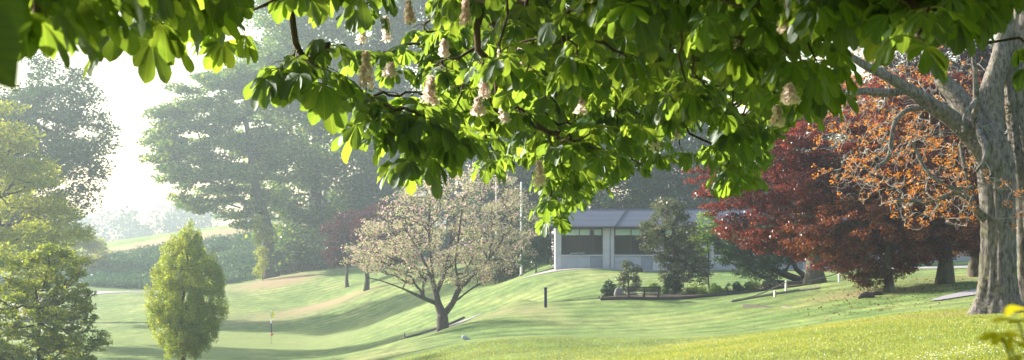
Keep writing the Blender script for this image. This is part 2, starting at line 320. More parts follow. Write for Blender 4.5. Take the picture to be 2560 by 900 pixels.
for b_ in [(660,150,5,9,.85),(740,148,4,5,.6),(600,158,3,5,.5),(1080,50,2.0,9,.5,-.5),(940,39,2,6,.45),(1180,56,1.5,8,.5,-.3),(2350,31,3.2,1.2,1.1),(2170,30,1.8,1.0,.6),(2200,47,3,2,.9),(2430,52,3,3,.7),(420,142,5,5,.5),(860,62,4,3,.4),
           (1900,45,2,1,.35),(2080,50,3,1.2,.4),(620,200,14,6,1.3),(400,201,14,6,1.3),(850,204,14,6,1.0),(2490,29,1.8,1.6,1.0),(40,130,6,6,.8),(740,118,7,5,.75),(860,122,5,4,.6),(560,112,6,3,.5),(1000,100,5,3,.35),(1280,70,2,5,.5),(1430,80,6,3,.3),(1350,52,1.2,6,.45)]: blob(wear, *b_)
blob(fine_sunlit, 620, 91, 8, 11, 1.4); blob(fine_sunlit, 1460, 35.6, 4.2, 1.9, .8); blob(fine_sunlit, 1560, 60.5, 7, 2.2, .5)  # near tee blob paints its sunlit strip; putting green is finer turf
fine_sunlit = np.clip(fine_sunlit, 0, 1) * .75
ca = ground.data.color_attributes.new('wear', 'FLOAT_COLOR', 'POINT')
ca.data.foreach_set('color', np.stack([np.clip(wear, 0, 1.3), fine_sunlit, fine_sunlit * 0, fine_sunlit * 0 + 1], -1).astype(np.float32).ravel())

def strip(name, pts, widths, mat, dz=.03, kind='structure', thick=0.0, n=60):
    """a path draped over the turf; pts in plan (x,y)"""
    pts = np.array(pts, float); t = np.linspace(0, len(pts) - 1, n); i = np.minimum(t.astype(int), len(pts) - 2); f = (t - i)[:, None]
    c = pts[i] * (1 - f) + pts[i + 1] * f; wd = np.interp(t, np.arange(len(widths)), widths)
    for _ in range(3): c[1:-1] = (c[:-2] + 2 * c[1:-1] + c[2:]) / 4
    d = np.gradient(c, axis=0); d /= np.linalg.norm(d, axis=1)[:, None]; nrm = np.stack([-d[:, 1], d[:, 0]], -1)
    k = 5; V = []
    for a in np.linspace(-.5, .5, k):
        q = c + nrm * (a * wd)[:, None]; V.append(np.column_stack([q, gz(q[:, 0], q[:, 1]) + dz]))
    V = np.stack(V, 1).reshape(-1, 3); ii = np.arange(n * k).reshape(n, k)
    fc = np.stack([ii[:-1, :-1], ii[1:, :-1], ii[1:, 1:], ii[:-1, 1:]], -1).reshape(-1, 4)
    o = mesh_np(name, V, fc, mat, smooth=True); tag(o, kind=kind); return o
def gp(px, Y): return ((px - 1280) / F * Y, Y)
strip('path', [gp(880, 70), gp(960, 70.5), gp(1010, 71.5), gp(1090, 73.5), gp(1150, 75.5), gp(1200, 77)], [.3, .9, 1.3, 1.3, 1.0, .3], M['gravel'])
strip('path', [gp(2335, 40), gp(2400, 41.5), gp(2470, 43), gp(2600, 46)], [.3, 1.0, 1.3, 1.6], M['gravel'])
strip('road', [gp(1350, 89.0), gp(1390, 87.0), gp(1700, 87.0), gp(1950, 86.5), gp(2150, 82), gp(2300, 79), gp(2600, 78)], [3.5, 1.4, 1.4, 1.6, 4, 6, 6], M['tarmac'])
strip('path', [gp(-150, 120), gp(120, 148), gp(250, 158), gp(350, 163), gp(420, 165)], [5, 6, 9, 4, 2], M['gravel'], dz=.06)
strip('path', [gp(-200, 66), gp(60, 68), gp(180, 72)], [1.6, 1.6, 1.0], M['gravel'], dz=.06)
strip('flower_bed', [gp(1500, 60), gp(1620, 60.5), gp(1700, 62.5), gp(1830, 64), gp(1950, 65), gp(2040, 67)], [1.2, 3.0, 4.5, 4, 3, 2], M['soil'], dz=.05)

# ---------------------------------------------------------------- foliage machinery
def rng(s): return np.random.default_rng(s)
def unit(v): return v / (np.linalg.norm(v, axis=-1, keepdims=True) + 1e-9)
def leaf_quads(c, size, rs, aspect=.55, droop=.3, flat=.5, fold=.15):
    """rhombic, folded leaves at points c; returns V, F"""
    n = len(c); sz = size * rs.uniform(.65, 1.35, n)[:, None]
    t = rs.normal(size=(n, 3)); t[:, 2] = t[:, 2] * (1 - flat) - droop; t = unit(t)
    up = rs.normal(size=(n, 3)) * .6; up[:, 2] += flat * 1.6; b = unit(np.cross(t, up)); nn = np.cross(b, t)
    v0 = c - t * sz * .5; v2 = c + t * sz * .5 - nn * sz * .08
    v1 = c + b * sz * aspect * .5 + nn * sz * fold; v3 = c - b * sz * aspect * .5 + nn * sz * fold
    V = np.stack([v0, v1, v2, v3], 1).reshape(-1, 3); return V, np.arange(4 * n).reshape(n, 4)
def mst(root_nodes, root_r, pts, order_from=None, alpha=.35):
    """attach pts to the nearest earlier node; returns nodes, parents"""
    nodes = [np.array(p, float) for p in root_nodes]; par = [-1] + list(range(len(nodes) - 1)); cost = [0.0]
    for i in range(1, len(nodes)): cost.append(0.0)
    org = np.array(order_from if order_from is not None else nodes[-1], float)
    order = np.argsort(np.linalg.norm(pts - org, axis=1))
    NN = np.zeros((len(nodes) + len(pts), 3)); NN[:len(nodes)] = nodes; CC = np.zeros(len(NN)); k = len(nodes)
    for j in order:
        d = np.linalg.norm(NN[:k] - pts[j], axis=1); q = int(np.argmin(d + alpha * CC[:k])); NN[k] = pts[j]; CC[k] = CC[q] + d[q]; par.append(q); k += 1
    return NN, par
def branch_mesh(mb, NN, par, nroot, rmin, rroot, rs, sag=.08, jit=.12, k=6, expo=2.4, sub=4, rootr=None, kroot=12):
    n = len(NN); ch = [[] for _ in range(n)]
    for i, p in enumerate(par):
        if p >= 0: ch[p].append(i)
    wgt = np.ones(n)
    for i in range(n - 1, -1, -1):
        if par[i] >= 0: wgt[par[i]] += wgt[i]
    rad = rmin * wgt ** (1 / expo); sc_ = rroot / rad[0] if rroot else 1
    rad = np.maximum(rmin, rad * (sc_ if sc_ < 1 else 1 + (sc_ - 1) * (wgt / wgt[0]) ** .5))
    starts = [(0, None)]
    while starts:
        i, frm = starts.pop(); chain = [] if frm is None else [frm]
        cur = i
        while True:
            chain.append(cur)
            if not ch[cur]: break
            c = sorted(ch[cur], key=lambda q: -wgt[q]); nx = c[0]
            if cur < nroot - 1 and (cur + 1) in c: nx = cur + 1
            for q in c:
                if q != nx: starts.append((q, cur))
            cur = nx
        if len(chain) < 2: continue
        pts = [NN[c_] for c_ in chain]; rr = [rad[c_] for c_ in chain]
        if rootr is not None: rr = [rootr[c_] if c_ < nroot and c_ < len(rootr) else min(r_, rad[c_]) for c_, r_ in zip(chain, rr)]
        if frm is not None: rr[0] = min(rr[0], rr[1] * 1.25)
        # resample with a smooth curve and some wander
        op, orr = [], []
        ext = [pts[0] * 2 - pts[1]] + pts + [pts[-1] * 2 - pts[-2]]
        for a in range(len(pts) - 1):
            p0, p1, p2, p3 = ext[a:a + 4]; seg = np.linalg.norm(p2 - p1); isr = chain[a + 1] < nroot
            for s_ in range(sub):
                t = s_ / sub
                q = .5 * ((2 * p1) + (p2 - p0) * t + (2 * p0 - 5 * p1 + 4 * p2 - p3) * t * t + (3 * p1 - p0 - 3 * p2 + p3) * t ** 3)
                if s_ and not isr: q = q + rs.normal(size=3) * seg * jit * .5; q[2] -= sag * seg * math.sin(math.pi * t)
                op.append(q); orr.append(rr[a] * (1 - t) + rr[a + 1] * t)
        op.append(pts[-1]); orr.append(rr[-1] * .6 if not ch[chain[-1]] else rr[-1])
        mb.tube(op, orr, kroot if frm is None else k, cap=True)
def profile_pts(prof, Y, n, rs, shell=.35, depth=1.0):
    pr = np.array([[(HZ - a) / F * Y, (b - 1280) / F * Y, (c - 1280) / F * Y] for a, b, c in sorted(prof, key=lambda q: -q[0])])
    zs = np.linspace(pr[0, 0], pr[-1, 0], 200); xl = np.interp(zs, pr[:, 0], pr[:, 1]); xr = np.interp(zs, pr[:, 0], pr[:, 2]); w_ = np.maximum(xr - xl, .01)
    z = rs.choice(zs, n, p=w_ ** 1.4 / (w_ ** 1.4).sum()) + rs.uniform(-.5, .5, n) * (zs[1] - zs[0])
    a = np.interp(z, zs, xl); b = np.interp(z, zs, xr); hw = (b - a) / 2; xc = (a + b) / 2
    th = rs.uniform(0, 2 * np.pi, n); rr = np.sqrt(rs.uniform(shell ** 2, 1, n))
    return np.column_stack([xc + hw * rr * np.cos(th), Y + hw * depth * rr * np.sin(th), z])
def clumps(cent, per, r, rs, flat=.55, rvar=.5):
    n = len(cent); rad = r * rs.uniform(1 - rvar, 1 + rvar, n); cnt = np.maximum(3, (per * (rad / r) ** 2).astype(int))
    ii = np.repeat(np.arange(n), cnt); g = unit(rs.normal(size=(len(ii), 3))) * (rs.uniform(0, 1, len(ii)) ** .45)[:, None]
    g[:, 2] *= flat; return cent[ii] + g * rad[ii][:, None], ii
def tree(name, label, cat, Y, tpx, prof, leafm, bark, nc, per, cr, leaf, tr, seed, group=None, shell=.35, depth=1.0, top=.75, fork=.3, flat=.55,
         aspect=.6, droop=.2, rmin=None, lean=0.0, sag=.05, extra=None, base=None, alpha=.35, trunk_pts=None, lflat=.5, cgap=0, jit=.12):
    rs = rng(seed); b = base or on_ground(tpx, Y, -.08); pts = profile_pts(prof, Y, nc, rs, shell, depth)
    zt = max((HZ - min(q[0] for q in prof)) / F * Y, b.z + 1); H = zt - b.z
    if trunk_pts is None:
        xm = float(np.mean(pts[:, 0])); tp = []
        for k_ in range(7):
            f = k_ / 6 * top; tp.append((b.x + (xm - b.x) * f ** 1.5 * .8 + lean * f + rs.normal() * .01 * H * (k_ > 0), b.y + rs.normal() * .01 * H * (k_ > 0), b.z + H * f))
    else: tp = trunk_pts
    rootr = [tr * (1.35 if i == 0 else 1.0 - .75 * (i / len(tp)) ** 1.1) for i in range(len(tp))]
    root = empty(name, b, label, cat, group)
    if fork > 0:
        zf = b.z + H * fork
        pts_at = [i for i in range(len(tp)) if tp[i][2] <= zf]
    NN, par = mst(tp, tr, pts, order_from=(tp[0][0], tp[0][1], tp[0][2] + H * max(fork, .05)), alpha=alpha)
    # keep branches off the lowest bole
    low = len([q for q in tp if q[2] < b.z + H * fork * .8])
    for i in range(len(tp), len(par)):
        if par[i] < low and low < len(tp): par[i] = low
    mb = MB(); branch_mesh(mb, NN, par, len(tp), rmin or tr * .05, tr, rs, rootr=rootr, sag=sag, jit=jit, k=5)
    mb.build('trunk', bark, root, smooth=True, off=b)
    lp, ii = clumps(pts, per, cr, rs, flat)
    V, Fq = leaf_quads(lp, leaf, rs, aspect, droop, lflat); mesh_np('crown', V, Fq, leafm, root, off=b)
    if extra:
        for nm, mt, frac, lf in extra:
            sel = rs.random(len(lp)) < frac; V, Fq = leaf_quads(lp[sel] + rs.normal(size=(sel.sum(), 3)) * .05, lf, rs, .8, .1); mesh_np(nm, V, Fq, mt, root, off=b)
    return root

# ---------------------------------------------------------------- trees, far to near
# far-off wood on the horizon (reads as one hazy mass)
rs = rng(5); c_ = []
for a in np.linspace(-60, 60, 420):
    d = 460 + 40 * math.sin(a * .21) + rs.uniform(-20, 20); x = math.tan(R(a)) * d; h = 10 + 5 * math.sin(a * 1.3) + 3 * math.sin(a * 3.1 + 1) + (4 if -17 < a < -14 else 0)
    h *= 1.0 if a < -5 else 1.6
    for q in range(5): c_.append((x + rs.normal() * 5, d + rs.normal() * 6, -4 + h * rs.uniform(.15, 1)))
lp, _ = clumps(np.array(c_), 60, 3.6, rs, .8); V, Fq = leaf_quads(lp, 1.1, rs, .8); tag(mesh_np('distant_wood', V, Fq, M['far']), 'hazy blue line of far-off trees on the horizon behind the scrub-covered bank', 'woodland', kind='stuff')

tree('oak_tree', 'dark grey-green hazy tree rising highest at far left behind the golden tree', 'tree', 122, 80,
     [(135,95,130),(190,50,215),(250,-40,262),(320,-90,292),(370,-110,285),(430,-110,240),(480,-90,225),(510,-60,230),(560,-60,160),(620,-40,140)], M['oak_hazy'], M['bark_dark'], 330, 120, 1.25, .30, .55, 11, shell=.2, flat=.6, fork=.25)
tree('golden_tree', 'yellow-green sunlit tree at left edge, in front of the dark hazy tree', 'tree', 92, -20,
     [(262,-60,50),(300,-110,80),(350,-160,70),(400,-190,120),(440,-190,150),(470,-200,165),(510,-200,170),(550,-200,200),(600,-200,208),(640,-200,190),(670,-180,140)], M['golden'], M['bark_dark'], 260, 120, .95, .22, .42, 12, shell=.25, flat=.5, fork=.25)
tree('ash_tree', 'broad hazy tree with loose left branches reaching against the white sky', 'tree', 160, 680,
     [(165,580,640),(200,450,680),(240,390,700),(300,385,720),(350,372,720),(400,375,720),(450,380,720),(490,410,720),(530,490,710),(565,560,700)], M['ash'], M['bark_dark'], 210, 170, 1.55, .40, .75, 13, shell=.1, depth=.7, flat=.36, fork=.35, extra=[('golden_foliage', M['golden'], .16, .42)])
tree('ash_tree', 'tallest hazy tree in the middle, its top going up behind the white flower spikes', 'tree', 172, 790,
     [(-60,700,900),(20,640,940),(80,610,980),(160,580,1000),(300,570,1010),(420,600,1010),(520,640,1000),(600,660,980),(660,680,940)], M['ash'], M['bark_dark'], 420, 170, 2.2, .48, .9, 14, shell=.35, flat=.5, fork=.12, extra=[('golden_foliage', M['golden'], .08, .45)])
tree('ash_tree', 'dark blue-green hazy tree directly behind the pink cherry', 'tree', 165, 1130,
     [(-80,900,1250),(100,880,1300),(300,870,1330),(450,900,1350),(560,920,1360),(650,960,1330)], M['oak_hazy'], M['bark_dark'], 330, 170, 2.3, .48, .9, 15, shell=.4, flat=.5, fork=.12)
# unseen belt of trees added left of the view to shade the lawn
for i, (x, y, h, lab, rd) in enumerate([(-30, 47, 14.5, 'small round unseen tree added for shade off the left end of the near mound', 3.8), (-45, 61, 21, 'slim tall unseen tree added for shade, nearest the sunny slope', 3.6), (-42, 70, 21, 'middle tall unseen tree added for shade on the left side', 5.2), (-55, 80, 25, 'rear tall unseen tree added for shade on the left side', 6)]):
    gx = 1280 + x / y * F; zb = gz1(x, y); top_ = HZ - (zb + h) / y * F; bot_ = HZ - (zb + 2.5) / y * F; wd = rd / y * F
    tree('unseen_shade_tree', lab, 'tree', y, gx, [(top_, gx - wd * .25, gx + wd * .25), (top_ + (bot_ - top_) * .25, gx - wd * .85, gx + wd * .8), (top_ + (bot_ - top_) * .6, gx - wd, gx + wd), (bot_, gx - wd * .7, gx + wd * .7)], M['ash'], M['bark_dark'], 170, 90, 1.1, .34, .4, 140 + i, 'unseen shade trees added on the left side', shell=.25, fork=.12)
# sunlit ivy and scrub at the foot of the hazy trees
def bush(name, label, cat, Y, prof, leafm, nc, per, cr, leaf, seed, group=None, bark=None, extra=None, shell=.3, depth=.8, tpx=None, tr=.05, aspect=.6, flat=.7):
    if tpx is None: tpx = sum((q[1] + q[2]) / 2 for q in prof) / len(prof)
    return tree(name, label, cat, Y, tpx, prof, leafm, bark or M['bark_dark'], nc, per, cr, leaf, tr, seed, group, shell=shell, depth=depth, top=.6, fork=.05, flat=flat, extra=extra, aspect=aspect)
bush('ivy_bush', 'golden-lit bush hugging the foot of the broad hazy tree', 'bush', 153, [(540,640,668),(600,640,675),(680,642,672),(692,644,668)], M['golden'], 40, 60, .6, .25, 16)
bush('hedge_bush', 'dark green undergrowth below the middle hazy tree', 'bush', 160, [(600,720,850),(640,690,860),(680,680,850)], M['yew'], 90, 110, .9, .3, 17, extra=[('sun_tinted_foliage', M['golden'], .1, .3)])  # golden leaves mixed in to colour parts of the bush as sunlit
tree('purple_plum', 'small rounded dark purple tree left of the cherry', 'tree', 134, 868, [(530,850,900),(555,828,925),(600,822,925),(640,820,905),(655,835,890)], M['purple'], M['bark_dark'], 90, 190, .75, .24, .16, 18, shell=.2, fork=.1)
tree('purple_plum', 'purple-leaved tree on a slender bare trunk behind the left side of the cherry', 'tree', 120, 916, [(505,930,985),(530,895,1060),(580,880,1080),(630,885,1070),(655,900,1000)], M['purple'], M['bark_dark'], 120, 120, .75, .22, .22, 19, shell=.2, fork=.3)
for i, (px, Y, t_, lab, mt) in enumerate([(1310,120,300,'dark tree standing behind the white flagpole','conifer'),(1450,128,250,'dark evergreen rising behind the left end of the slate roof','conifer'),(1580,124,230,'greyish evergreen rising behind the middle of the slate roof','oak_hazy'),(1720,130,240,'dark evergreen behind the slate roof and the small rhododendron tree','conifer'),
     (1850,118,300,'dark evergreen behind the copper beech','conifer'),(2050,112,180,'tall dark evergreen far behind the orange twigs','conifer'),(2260,116,150,'tall dark evergreen behind the bare grey limb','conifer'),(2480,110,60,'tall dark evergreen behind the big grey trunk','conifer')]):
    wd = 90 + (i > 3) * 60
    bot = 640 if i < 5 else 560
    tree('evergreen_tree', lab, 'tree', Y, px, [(t_, px - 25, px + 25), (t_ + 40, px - wd * .8, px + wd * .8), (t_ + 110, px - wd * 1.1, px + wd * 1.1), (bot, px - wd * 1.1, px + wd * 1.1)], M[mt], M['bark_dark'], 190, 110, 1.2, .32, .35, 30 + i, 'dark evergreens behind the building', shell=.3, fork=.08)

# scrub covering the steep face of the bank
rs = rng(40); n = 3400; xs = rs.uniform(-66, -6, n); ys = rs.uniform(170, 197, n); zz = gz(xs, ys); crest = gz(xs, np.full(n, 200.))
foot = np.interp(xs, [-60, -50, -40, -30, -10], [171, 170, 170, 172, 172]); ok = (ys > foot) & (zz < crest - .3 - rs.exponential(.7, n)); cc = np.column_stack([xs, ys, zz + .25])[ok]
lp, _ = clumps(cc, 45, .95, rs, .6); V, Fq = leaf_quads(lp, .30, rs, .7); tag(mesh_np('scrub', V, Fq, M['scrub']), 'bluish green scrub covering the steep bank', 'scrub', kind='stuff')
tree('young_tree', 'pale hazy small tree at the left end of the scrub bank', 'tree', 186, 205, [(590,190,240),(615,165,262),(650,160,275),(670,170,260)], M['golden'], M['bark_dark'], 60, 100, .9, .3, .12, 41, shell=.2, fork=.1)

# ---------------------------------------------------------------- clubhouse
BY = 88.0
def building():
    zb = -1.98; x0 = (1388 - 1280) / F * BY; base = Vector((x0, BY, zb)); z = lambda py: (HZ - py) / F * BY - zb; X_ = lambda px: (px - 1388) / F * BY
    root = empty('clubhouse', base, 'long single-storey pale concrete building with slate roof and dark-framed windows', 'building')
    zw0, zw1, zt = z(636), z(571), z(569); nb = 6; per = X_(1388 + 125); Lx = per * nb + .4; dep = 8.0
    b = MB(); b.box(0, .38, 0, .3, 0, zt)
    for k in range(nb):
        c = .38 + k * per + X_(1388 + 104); b.box(c, c + .42, -.03, .3, 0, zt)
        b.box(c + .50, c + .70 if k < nb - 1 else c + .7, 0, .3, 0, zt); b.box(c + .42, c + .50, .08, .3, 0, zt)
    b.box(0, .3, .3, dep, 0, zt); b.box(Lx + .3, Lx + .6, .3, dep, 0, zt); b.box(0, Lx + .6, dep, dep + .3, 0, zt); b.build('wall', M['concrete'], root, bevel=.01)
    for k in range(nb):
        xa = .38 + k * per + (.2 if k else 0); xb = .38 + k * per + X_(1388 + 104); wd = xb - xa
        q = MB(); q.box(xa, xa + wd * .70, .04, .25, 0, zw0 - .10); q.build('wall_panel', M['panel_light'], root, bevel=.008)
        q = MB(); q.box(xa + wd * .70 + .012, xb, .05, .25, 0, zw0 - .10); q.build('wall_panel', M['panel_dark'], root, bevel=.008)
        f = MB(); fr = .06
        f.box(xa, xb, .10, .2, zw0 - .02, zw0 + .05); f.box(xa, xb, .10, .2, zw1 - .06, zw1 + .02)
        for fx in (0, .43, .70, .76, .97): f.box(xa + wd * fx, xa + wd * fx + (fr if fx not in (.70, .43) else .045), .102, .198, zw0 + .05, zw1 - .06)
        f.box(xa + wd * .76 + fr, xb - .06, .11, .19, zw1 - .47, zw1 - .42)
        wf = f.build('window', M['frame_dark'], root)
        g = MB(); g.box(xa + .02, xb - .02, .145, .155, zw0 + .04, zw1 - .05); g.build('pane', M['glass'], wf)
        s = MB(); s.box(xa - .04, xb + .04, -.03, .24, zw0 - .10, zw0 - .022); s.build('sill', M['concrete'], wf, bevel=.01)
        q = MB(); q.box(xa + .08, xa + wd * .69, .24, .27, zw1 - .42, zw1 - .06); q.box(xa + wd * .79, xb - .08, .24, .27, zw1 - .42, zw1 - .06); q.build('blind', M['blind'], wf)
    rf = MB(); ez = z(566.5); rz = (HZ - 524) / F * (BY + 4.2) - zb
    e0, e1 = -.55, Lx + 1.2
    V = [(e0, -.4, ez), (e1, -.4, ez), (e1, 4.2, rz), (e0 + 0, 4.2, rz), (e1, 9.2, ez), (e0, 9.2, ez)]
    Vb = [(a, b_, c - .10) for a, b_, c in V]
    rf.add(V + Vb, [(0, 1, 2, 3), (3, 2, 4, 5), (6, 9, 8, 7), (9, 11, 10, 8), (0, 6, 7, 1), (5, 4, 10, 11), (0, 3, 9, 6), (3, 5, 11, 9), (1, 7, 8, 2), (2, 8, 10, 4)])
    ro = rf.build('roof', M['slate'], root)
    cr = MB()
    for k in range(13):                                          # slate courses as thin laps
        f0 = (k + .5) / 13.5; y = -.4 + 4.6 * f0; zz = ez + (rz - ez) * f0; cr.box(e0 + .02, e1 - .02, y, y + .05, zz - .01, zz + .028)
    cr.build('slate_course', M['slate'], ro)
    rd = MB(); rd.box(e0, e1, 4.08, 4.32, rz - .03, rz + .06); rd.build('ridge_tile', M['slate'], ro)
    hp = MB(); hp.tube([((1538 - 1388) / F * 87.3, -.4, ez + .03), ((1572 - 1388) / F * 92, 4.2, rz + .03)], [.04, .04], 6); hp.build('flashing', M['frame_dark'], ro)
    gu = MB(); gu.tube([(e0, -.46, ez - .04), (e1, -.46, ez - .04)], [.06, .06], 8); gu.build('gutter', M['frame_dark'], root)
    dp = MB(); dp.tube([(.38 + X_(1388 + 104) + .46, .02, .02), (.38 + X_(1388 + 104) + .46, .02, zt - .1)], [.04, .04], 8); dp.build('drainpipe', M['panel_dark'], root)
    ce = MB(); ce.box(-.02, Lx + .62, -.06, dep + .32, zt + .003, zt + .06); ce.box(-.0, Lx + .6, 3.9, 4.1, zt + .06, rz - .16); ce.build('ceiling', M['panel_dark'], root)
    inn = MB(); inn.box(.35, Lx + .2, 4.5, 4.6, 0.02, zt - .02); inn.box(.35, Lx + .2, .35, 4.45, 0.0, .06); inn.build('interior_wall', M['interior'], root)
    tb = MB(); tb.box(1.0, 1.9, 1.2, 2.0, zw0 + .02, zw0 + .10); tb.box(1.1, 1.2, 1.3, 1.4, .06, zw0 + .02); tb.box(1.7, 1.8, 1.8, 1.9, .06, zw0 + .02); t = tb.build('table', M['white']); t.location = base
    tag(t, 'small white table just inside the left window of the clubhouse', 'table')
building()
# a second pale building at the right, seen under the beech
b0 = on_ground(2145, 97, 0); b0.z = -1.75
r_ = empty('annex_building', b0, 'low blue-white building seen under the beech branches at right', 'building')
b = MB(); b.box(0, 11, 0, 6, 0, 2.5); b.build('wall', M['panel_light'], r_)
b = MB(); b.box(-.3, 11.3, -.4, 6.4, 2.5, 2.75); b.build('roof', M['slate'], r_, bevel=.02)
for k in range(3):
    f = MB(); f.box(1.0 + k * 3.4, 2.8 + k * 3.4, -.04, .05, .9, 2.0); wf = f.build('window', M['white'], r_); g = MB(); g.box(1.1 + k * 3.4, 2.7 + k * 3.4, -.055, -.043, 1.0, 1.9); g.build('pane', M['frame_dark'], wf)
# dark blue car parked in front of it, seen from the rear three quarter
def car():
    b0 = on_ground(2300, 84, .03); r = empty('parked_car', b0, 'dark blue car parked before the low white building', 'car'); r.rotation_euler.z = R(25)
    prof = [(-2.1, .35), (-2.12, .75), (-1.9, .95), (-1.35, 1.02), (-.75, 1.45), (.7, 1.48), (1.55, 1.0), (2.05, .9), (2.1, .35)]
    def shell(s, y0, y1, name, mat, pr, par=r):
        b = MB(); n = len(pr); V = [(x, y0, z) for x, z in pr] + [(x, y1, z) for x, z in pr]
        b.add(V, [tuple(range(n)), tuple(range(2 * n - 1, n - 1, -1))] + [(i, n + i, n + (i + 1) % n, (i + 1) % n) for i in range(n)]); return b.build(name, mat, par, bevel=s)
    shell(.05, -.85, .85, 'body', M['car_blue'], prof)
    shell(0, -.862, .862, 'window', M['frame_dark'], [(-1.15, 1.03), (-.68, 1.38), (.62, 1.40), (1.2, 1.03)])
    for sx in (-1.3, 1.35):
        for sy in (-.8, .8):
            b = MB(); b.tube([(sx, sy - .1, .32), (sx, sy + .1, .32)], [.33, .33], 20); wh = b.build('wheel', M['tyre'], r)
            b = MB(); b.tube([(sx, sy - .112, .32), (sx, sy + .112, .32)], [.2, .2], 16); b.build('rim', M['chrome'], wh)
    for sy in (-.6, .6): b = MB(); b.box(-2.13, -2.09, sy - .17, sy + .17, .7, .82); b.build('headlight', M['white'], r)
car()
# flagpoles
for px, top, Y, lab in [(1303, 458, 93, 'tall white flagpole between the cherry and the clubhouse'), (1240, 452, 104, 'white pole seen through the top of the cherry crown')]:
    b0 = on_ground(px, Y, 0); h = (HZ - top) / F * Y - b0.z; r = empty('flagpole', b0, lab, 'flagpole', 'white flagpoles')
    b = MB(); b.tube([(0, 0, 0), (0, 0, h)], [.075, .055], 10); b.build('pole', M['white'], r); b = MB(); b.tube([(0, 0, 0), (0, 0, .1)], [.16, .14], 10); b.build('base', M['stone'], r)
    b = MB(); b.tube([(0, 0, h), (0, 0, h + .08)], [.08, .03], 10); b.build('finial', M['white'], r)

# ---------------------------------------------------------------- mid-ground trees and shrubs
bush('hedge', 'dark green hedge behind the flagpole at the left end of the clubhouse', 'hedge', 91, [(548,1310,1372),(600,1296,1380),(658,1296,1382)], M['yew'], 90, 110, .45, .14, 49, depth=.5)
bush('evergreen_shrub', 'dark rounded shrub below the right side of the cherry', 'shrub', 97, [(600,1230,1290),(640,1190,1318),(680,1180,1322),(700,1200,1310)], M['rhodo'], 90, 120, .5, .16, 50)
def stems(tp): return tp
# hornbeam: flame-shaped, upright stems
tree('hornbeam', 'upright flame-shaped bright green tree with a rim of light on its left', 'tree', 66, 455,
     [(552,466,476),(575,448,492),(610,412,510),(640,392,540),(680,380,556),(730,368,564),(780,368,568),(820,375,556),(860,392,530),(885,412,505)], M['hornbeam'], M['bark_dark'], 760, 75, .16, .08, .10, 51, shell=.2, top=.8, fork=.06, flat=2.0, droop=-.4, rmin=.006, alpha=1.6, jit=.04, sag=0, lflat=.2)
# young maple lower left
tree('maple', 'young maple with green-gold leaves in the lower left corner', 'tree', 50, 98,
     [(608,120,160),(640,70,205),(680,-30,212),(730,-90,222),(765,-100,240),(800,-110,235),(850,-110,262),(890,-100,275),(925,-80,262)], M['maple'], M['bark_dark'], 420, 62, .25, .115, .10, 52, shell=.2, top=.7, fork=.2, flat=.55, rmin=.009)
# loose outliers of the same maple are part of its crown profile; small hazy sapling behind it
bush('shrub', 'pale yellow-green bush behind the young maple at the left edge', 'shrub', 80, [(620,-60,60),(660,-80,110),(720,-80,120),(780,-60,110)], M['golden'], 60, 90, .5, .16, 53)
# cherry: low fork and a wide fan of limbs
def cherry():
    Y = 68.5; rs = rng(60); b = on_ground(1108, Y, -.05); root = empty('cherry_tree', b, 'wide pale pink cherry tree with a low forked trunk beside the path', 'tree')
    prof = [(428,1140,1240),(455,1040,1300),(490,970,1325),(540,915,1345),(590,870,1345),(630,850,1335),(665,865,1310),(700,960,1260),(715,1010,1200)]
    pts = profile_pts(prof, Y, 620, rs, .3, .9)
    px_ = lambda a, c, dy=0: np.array(P(a, c, Y)) + np.array([0, dy, 0])
    limbs = [[(1108,826,0),(1106,790,0),(1095,760,.05),(1090,735,.1),(1075,690,.3),(1050,640,.8),(1020,590,1.2),(1000,540,1.5)],
             [(1106,790,0),(1130,760,-.05),(1150,720,-.1),(1180,690,-.3),(1220,650,-.6),(1255,600,-1.0)],
             [(1095,760,.05),(1060,745,-.3),(1010,720,-.9),(960,700,-1.4),(925,690,-1.8)],
             [(1090,735,.1),(1110,680,.9),(1120,610,1.6),(1130,540,2.0)],
             [(1150,720,-.1),(1140,660,-.8),(1150,590,-1.6),(1160,520,-1.9)],
             [(1075,690,.3),(1030,670,.2),(970,640,.1),(920,600,0)],
             [(1130,760,-.05),(1190,715,.4),(1250,690,.9),(1300,650,1.2)],
             [(1090,735,.1),(1080,660,-.4),(1075,580,-.8),(1080,500,-1.0)]]
    nodes, par = [], []
    mb = MB(); key = {}
    for l in limbs:
        prev = -1
        for q in l:
            if q in key: prev = key[q]; continue
            nodes.append(px_(q[0], q[1], q[2])); par.append(prev); prev = len(nodes) - 1; key[q] = prev
    nr = len(nodes); NN = np.zeros((nr + len(pts), 3)); NN[:nr] = nodes; CC = np.zeros(len(NN))
    for i in range(1, nr): CC[i] = CC[par[i]] + np.linalg.norm(NN[i] - NN[par[i]])
    k = nr; order = np.argsort(np.linalg.norm(pts - px_(1106, 760), axis=1))
    for j in order:
        d = np.linalg.norm(NN[:k] - pts[j], axis=1) + .35 * CC[:k]; d[:3] += 5; q = int(np.argmin(d)); NN[k] = pts[j]; CC[k] = CC[q] + np.linalg.norm(NN[q] - pts[j]); par.append(q); k += 1
    branch_mesh(mb, NN, par, nr, .009, .24, rs, k=6, expo=2.1, sag=-.02, jit=.1)
    mb.tube([px_(1108, 832), px_(1107, 815), px_(1106, 795), px_(1106, 785)], [.36, .30, .29, .24], 14)
    mb.build('trunk', M['bark_cherry'], root, smooth=True, off=b)
    lp, _ = clumps(pts, 38, .34, rs, .6); V, Fq = leaf_quads(lp, .075, rs, .7, .2); mesh_np('crown', V, Fq, M['cherry'], root, off=b)
    sel = rs.random(len(lp)) < .33; V, Fq = leaf_quads(lp[sel] + rs.normal(size=(sel.sum(), 3)) * .04, .09, rs, .95, .1); mesh_np('blossom', V, Fq, M['blossom'], root, off=b)
cherry()
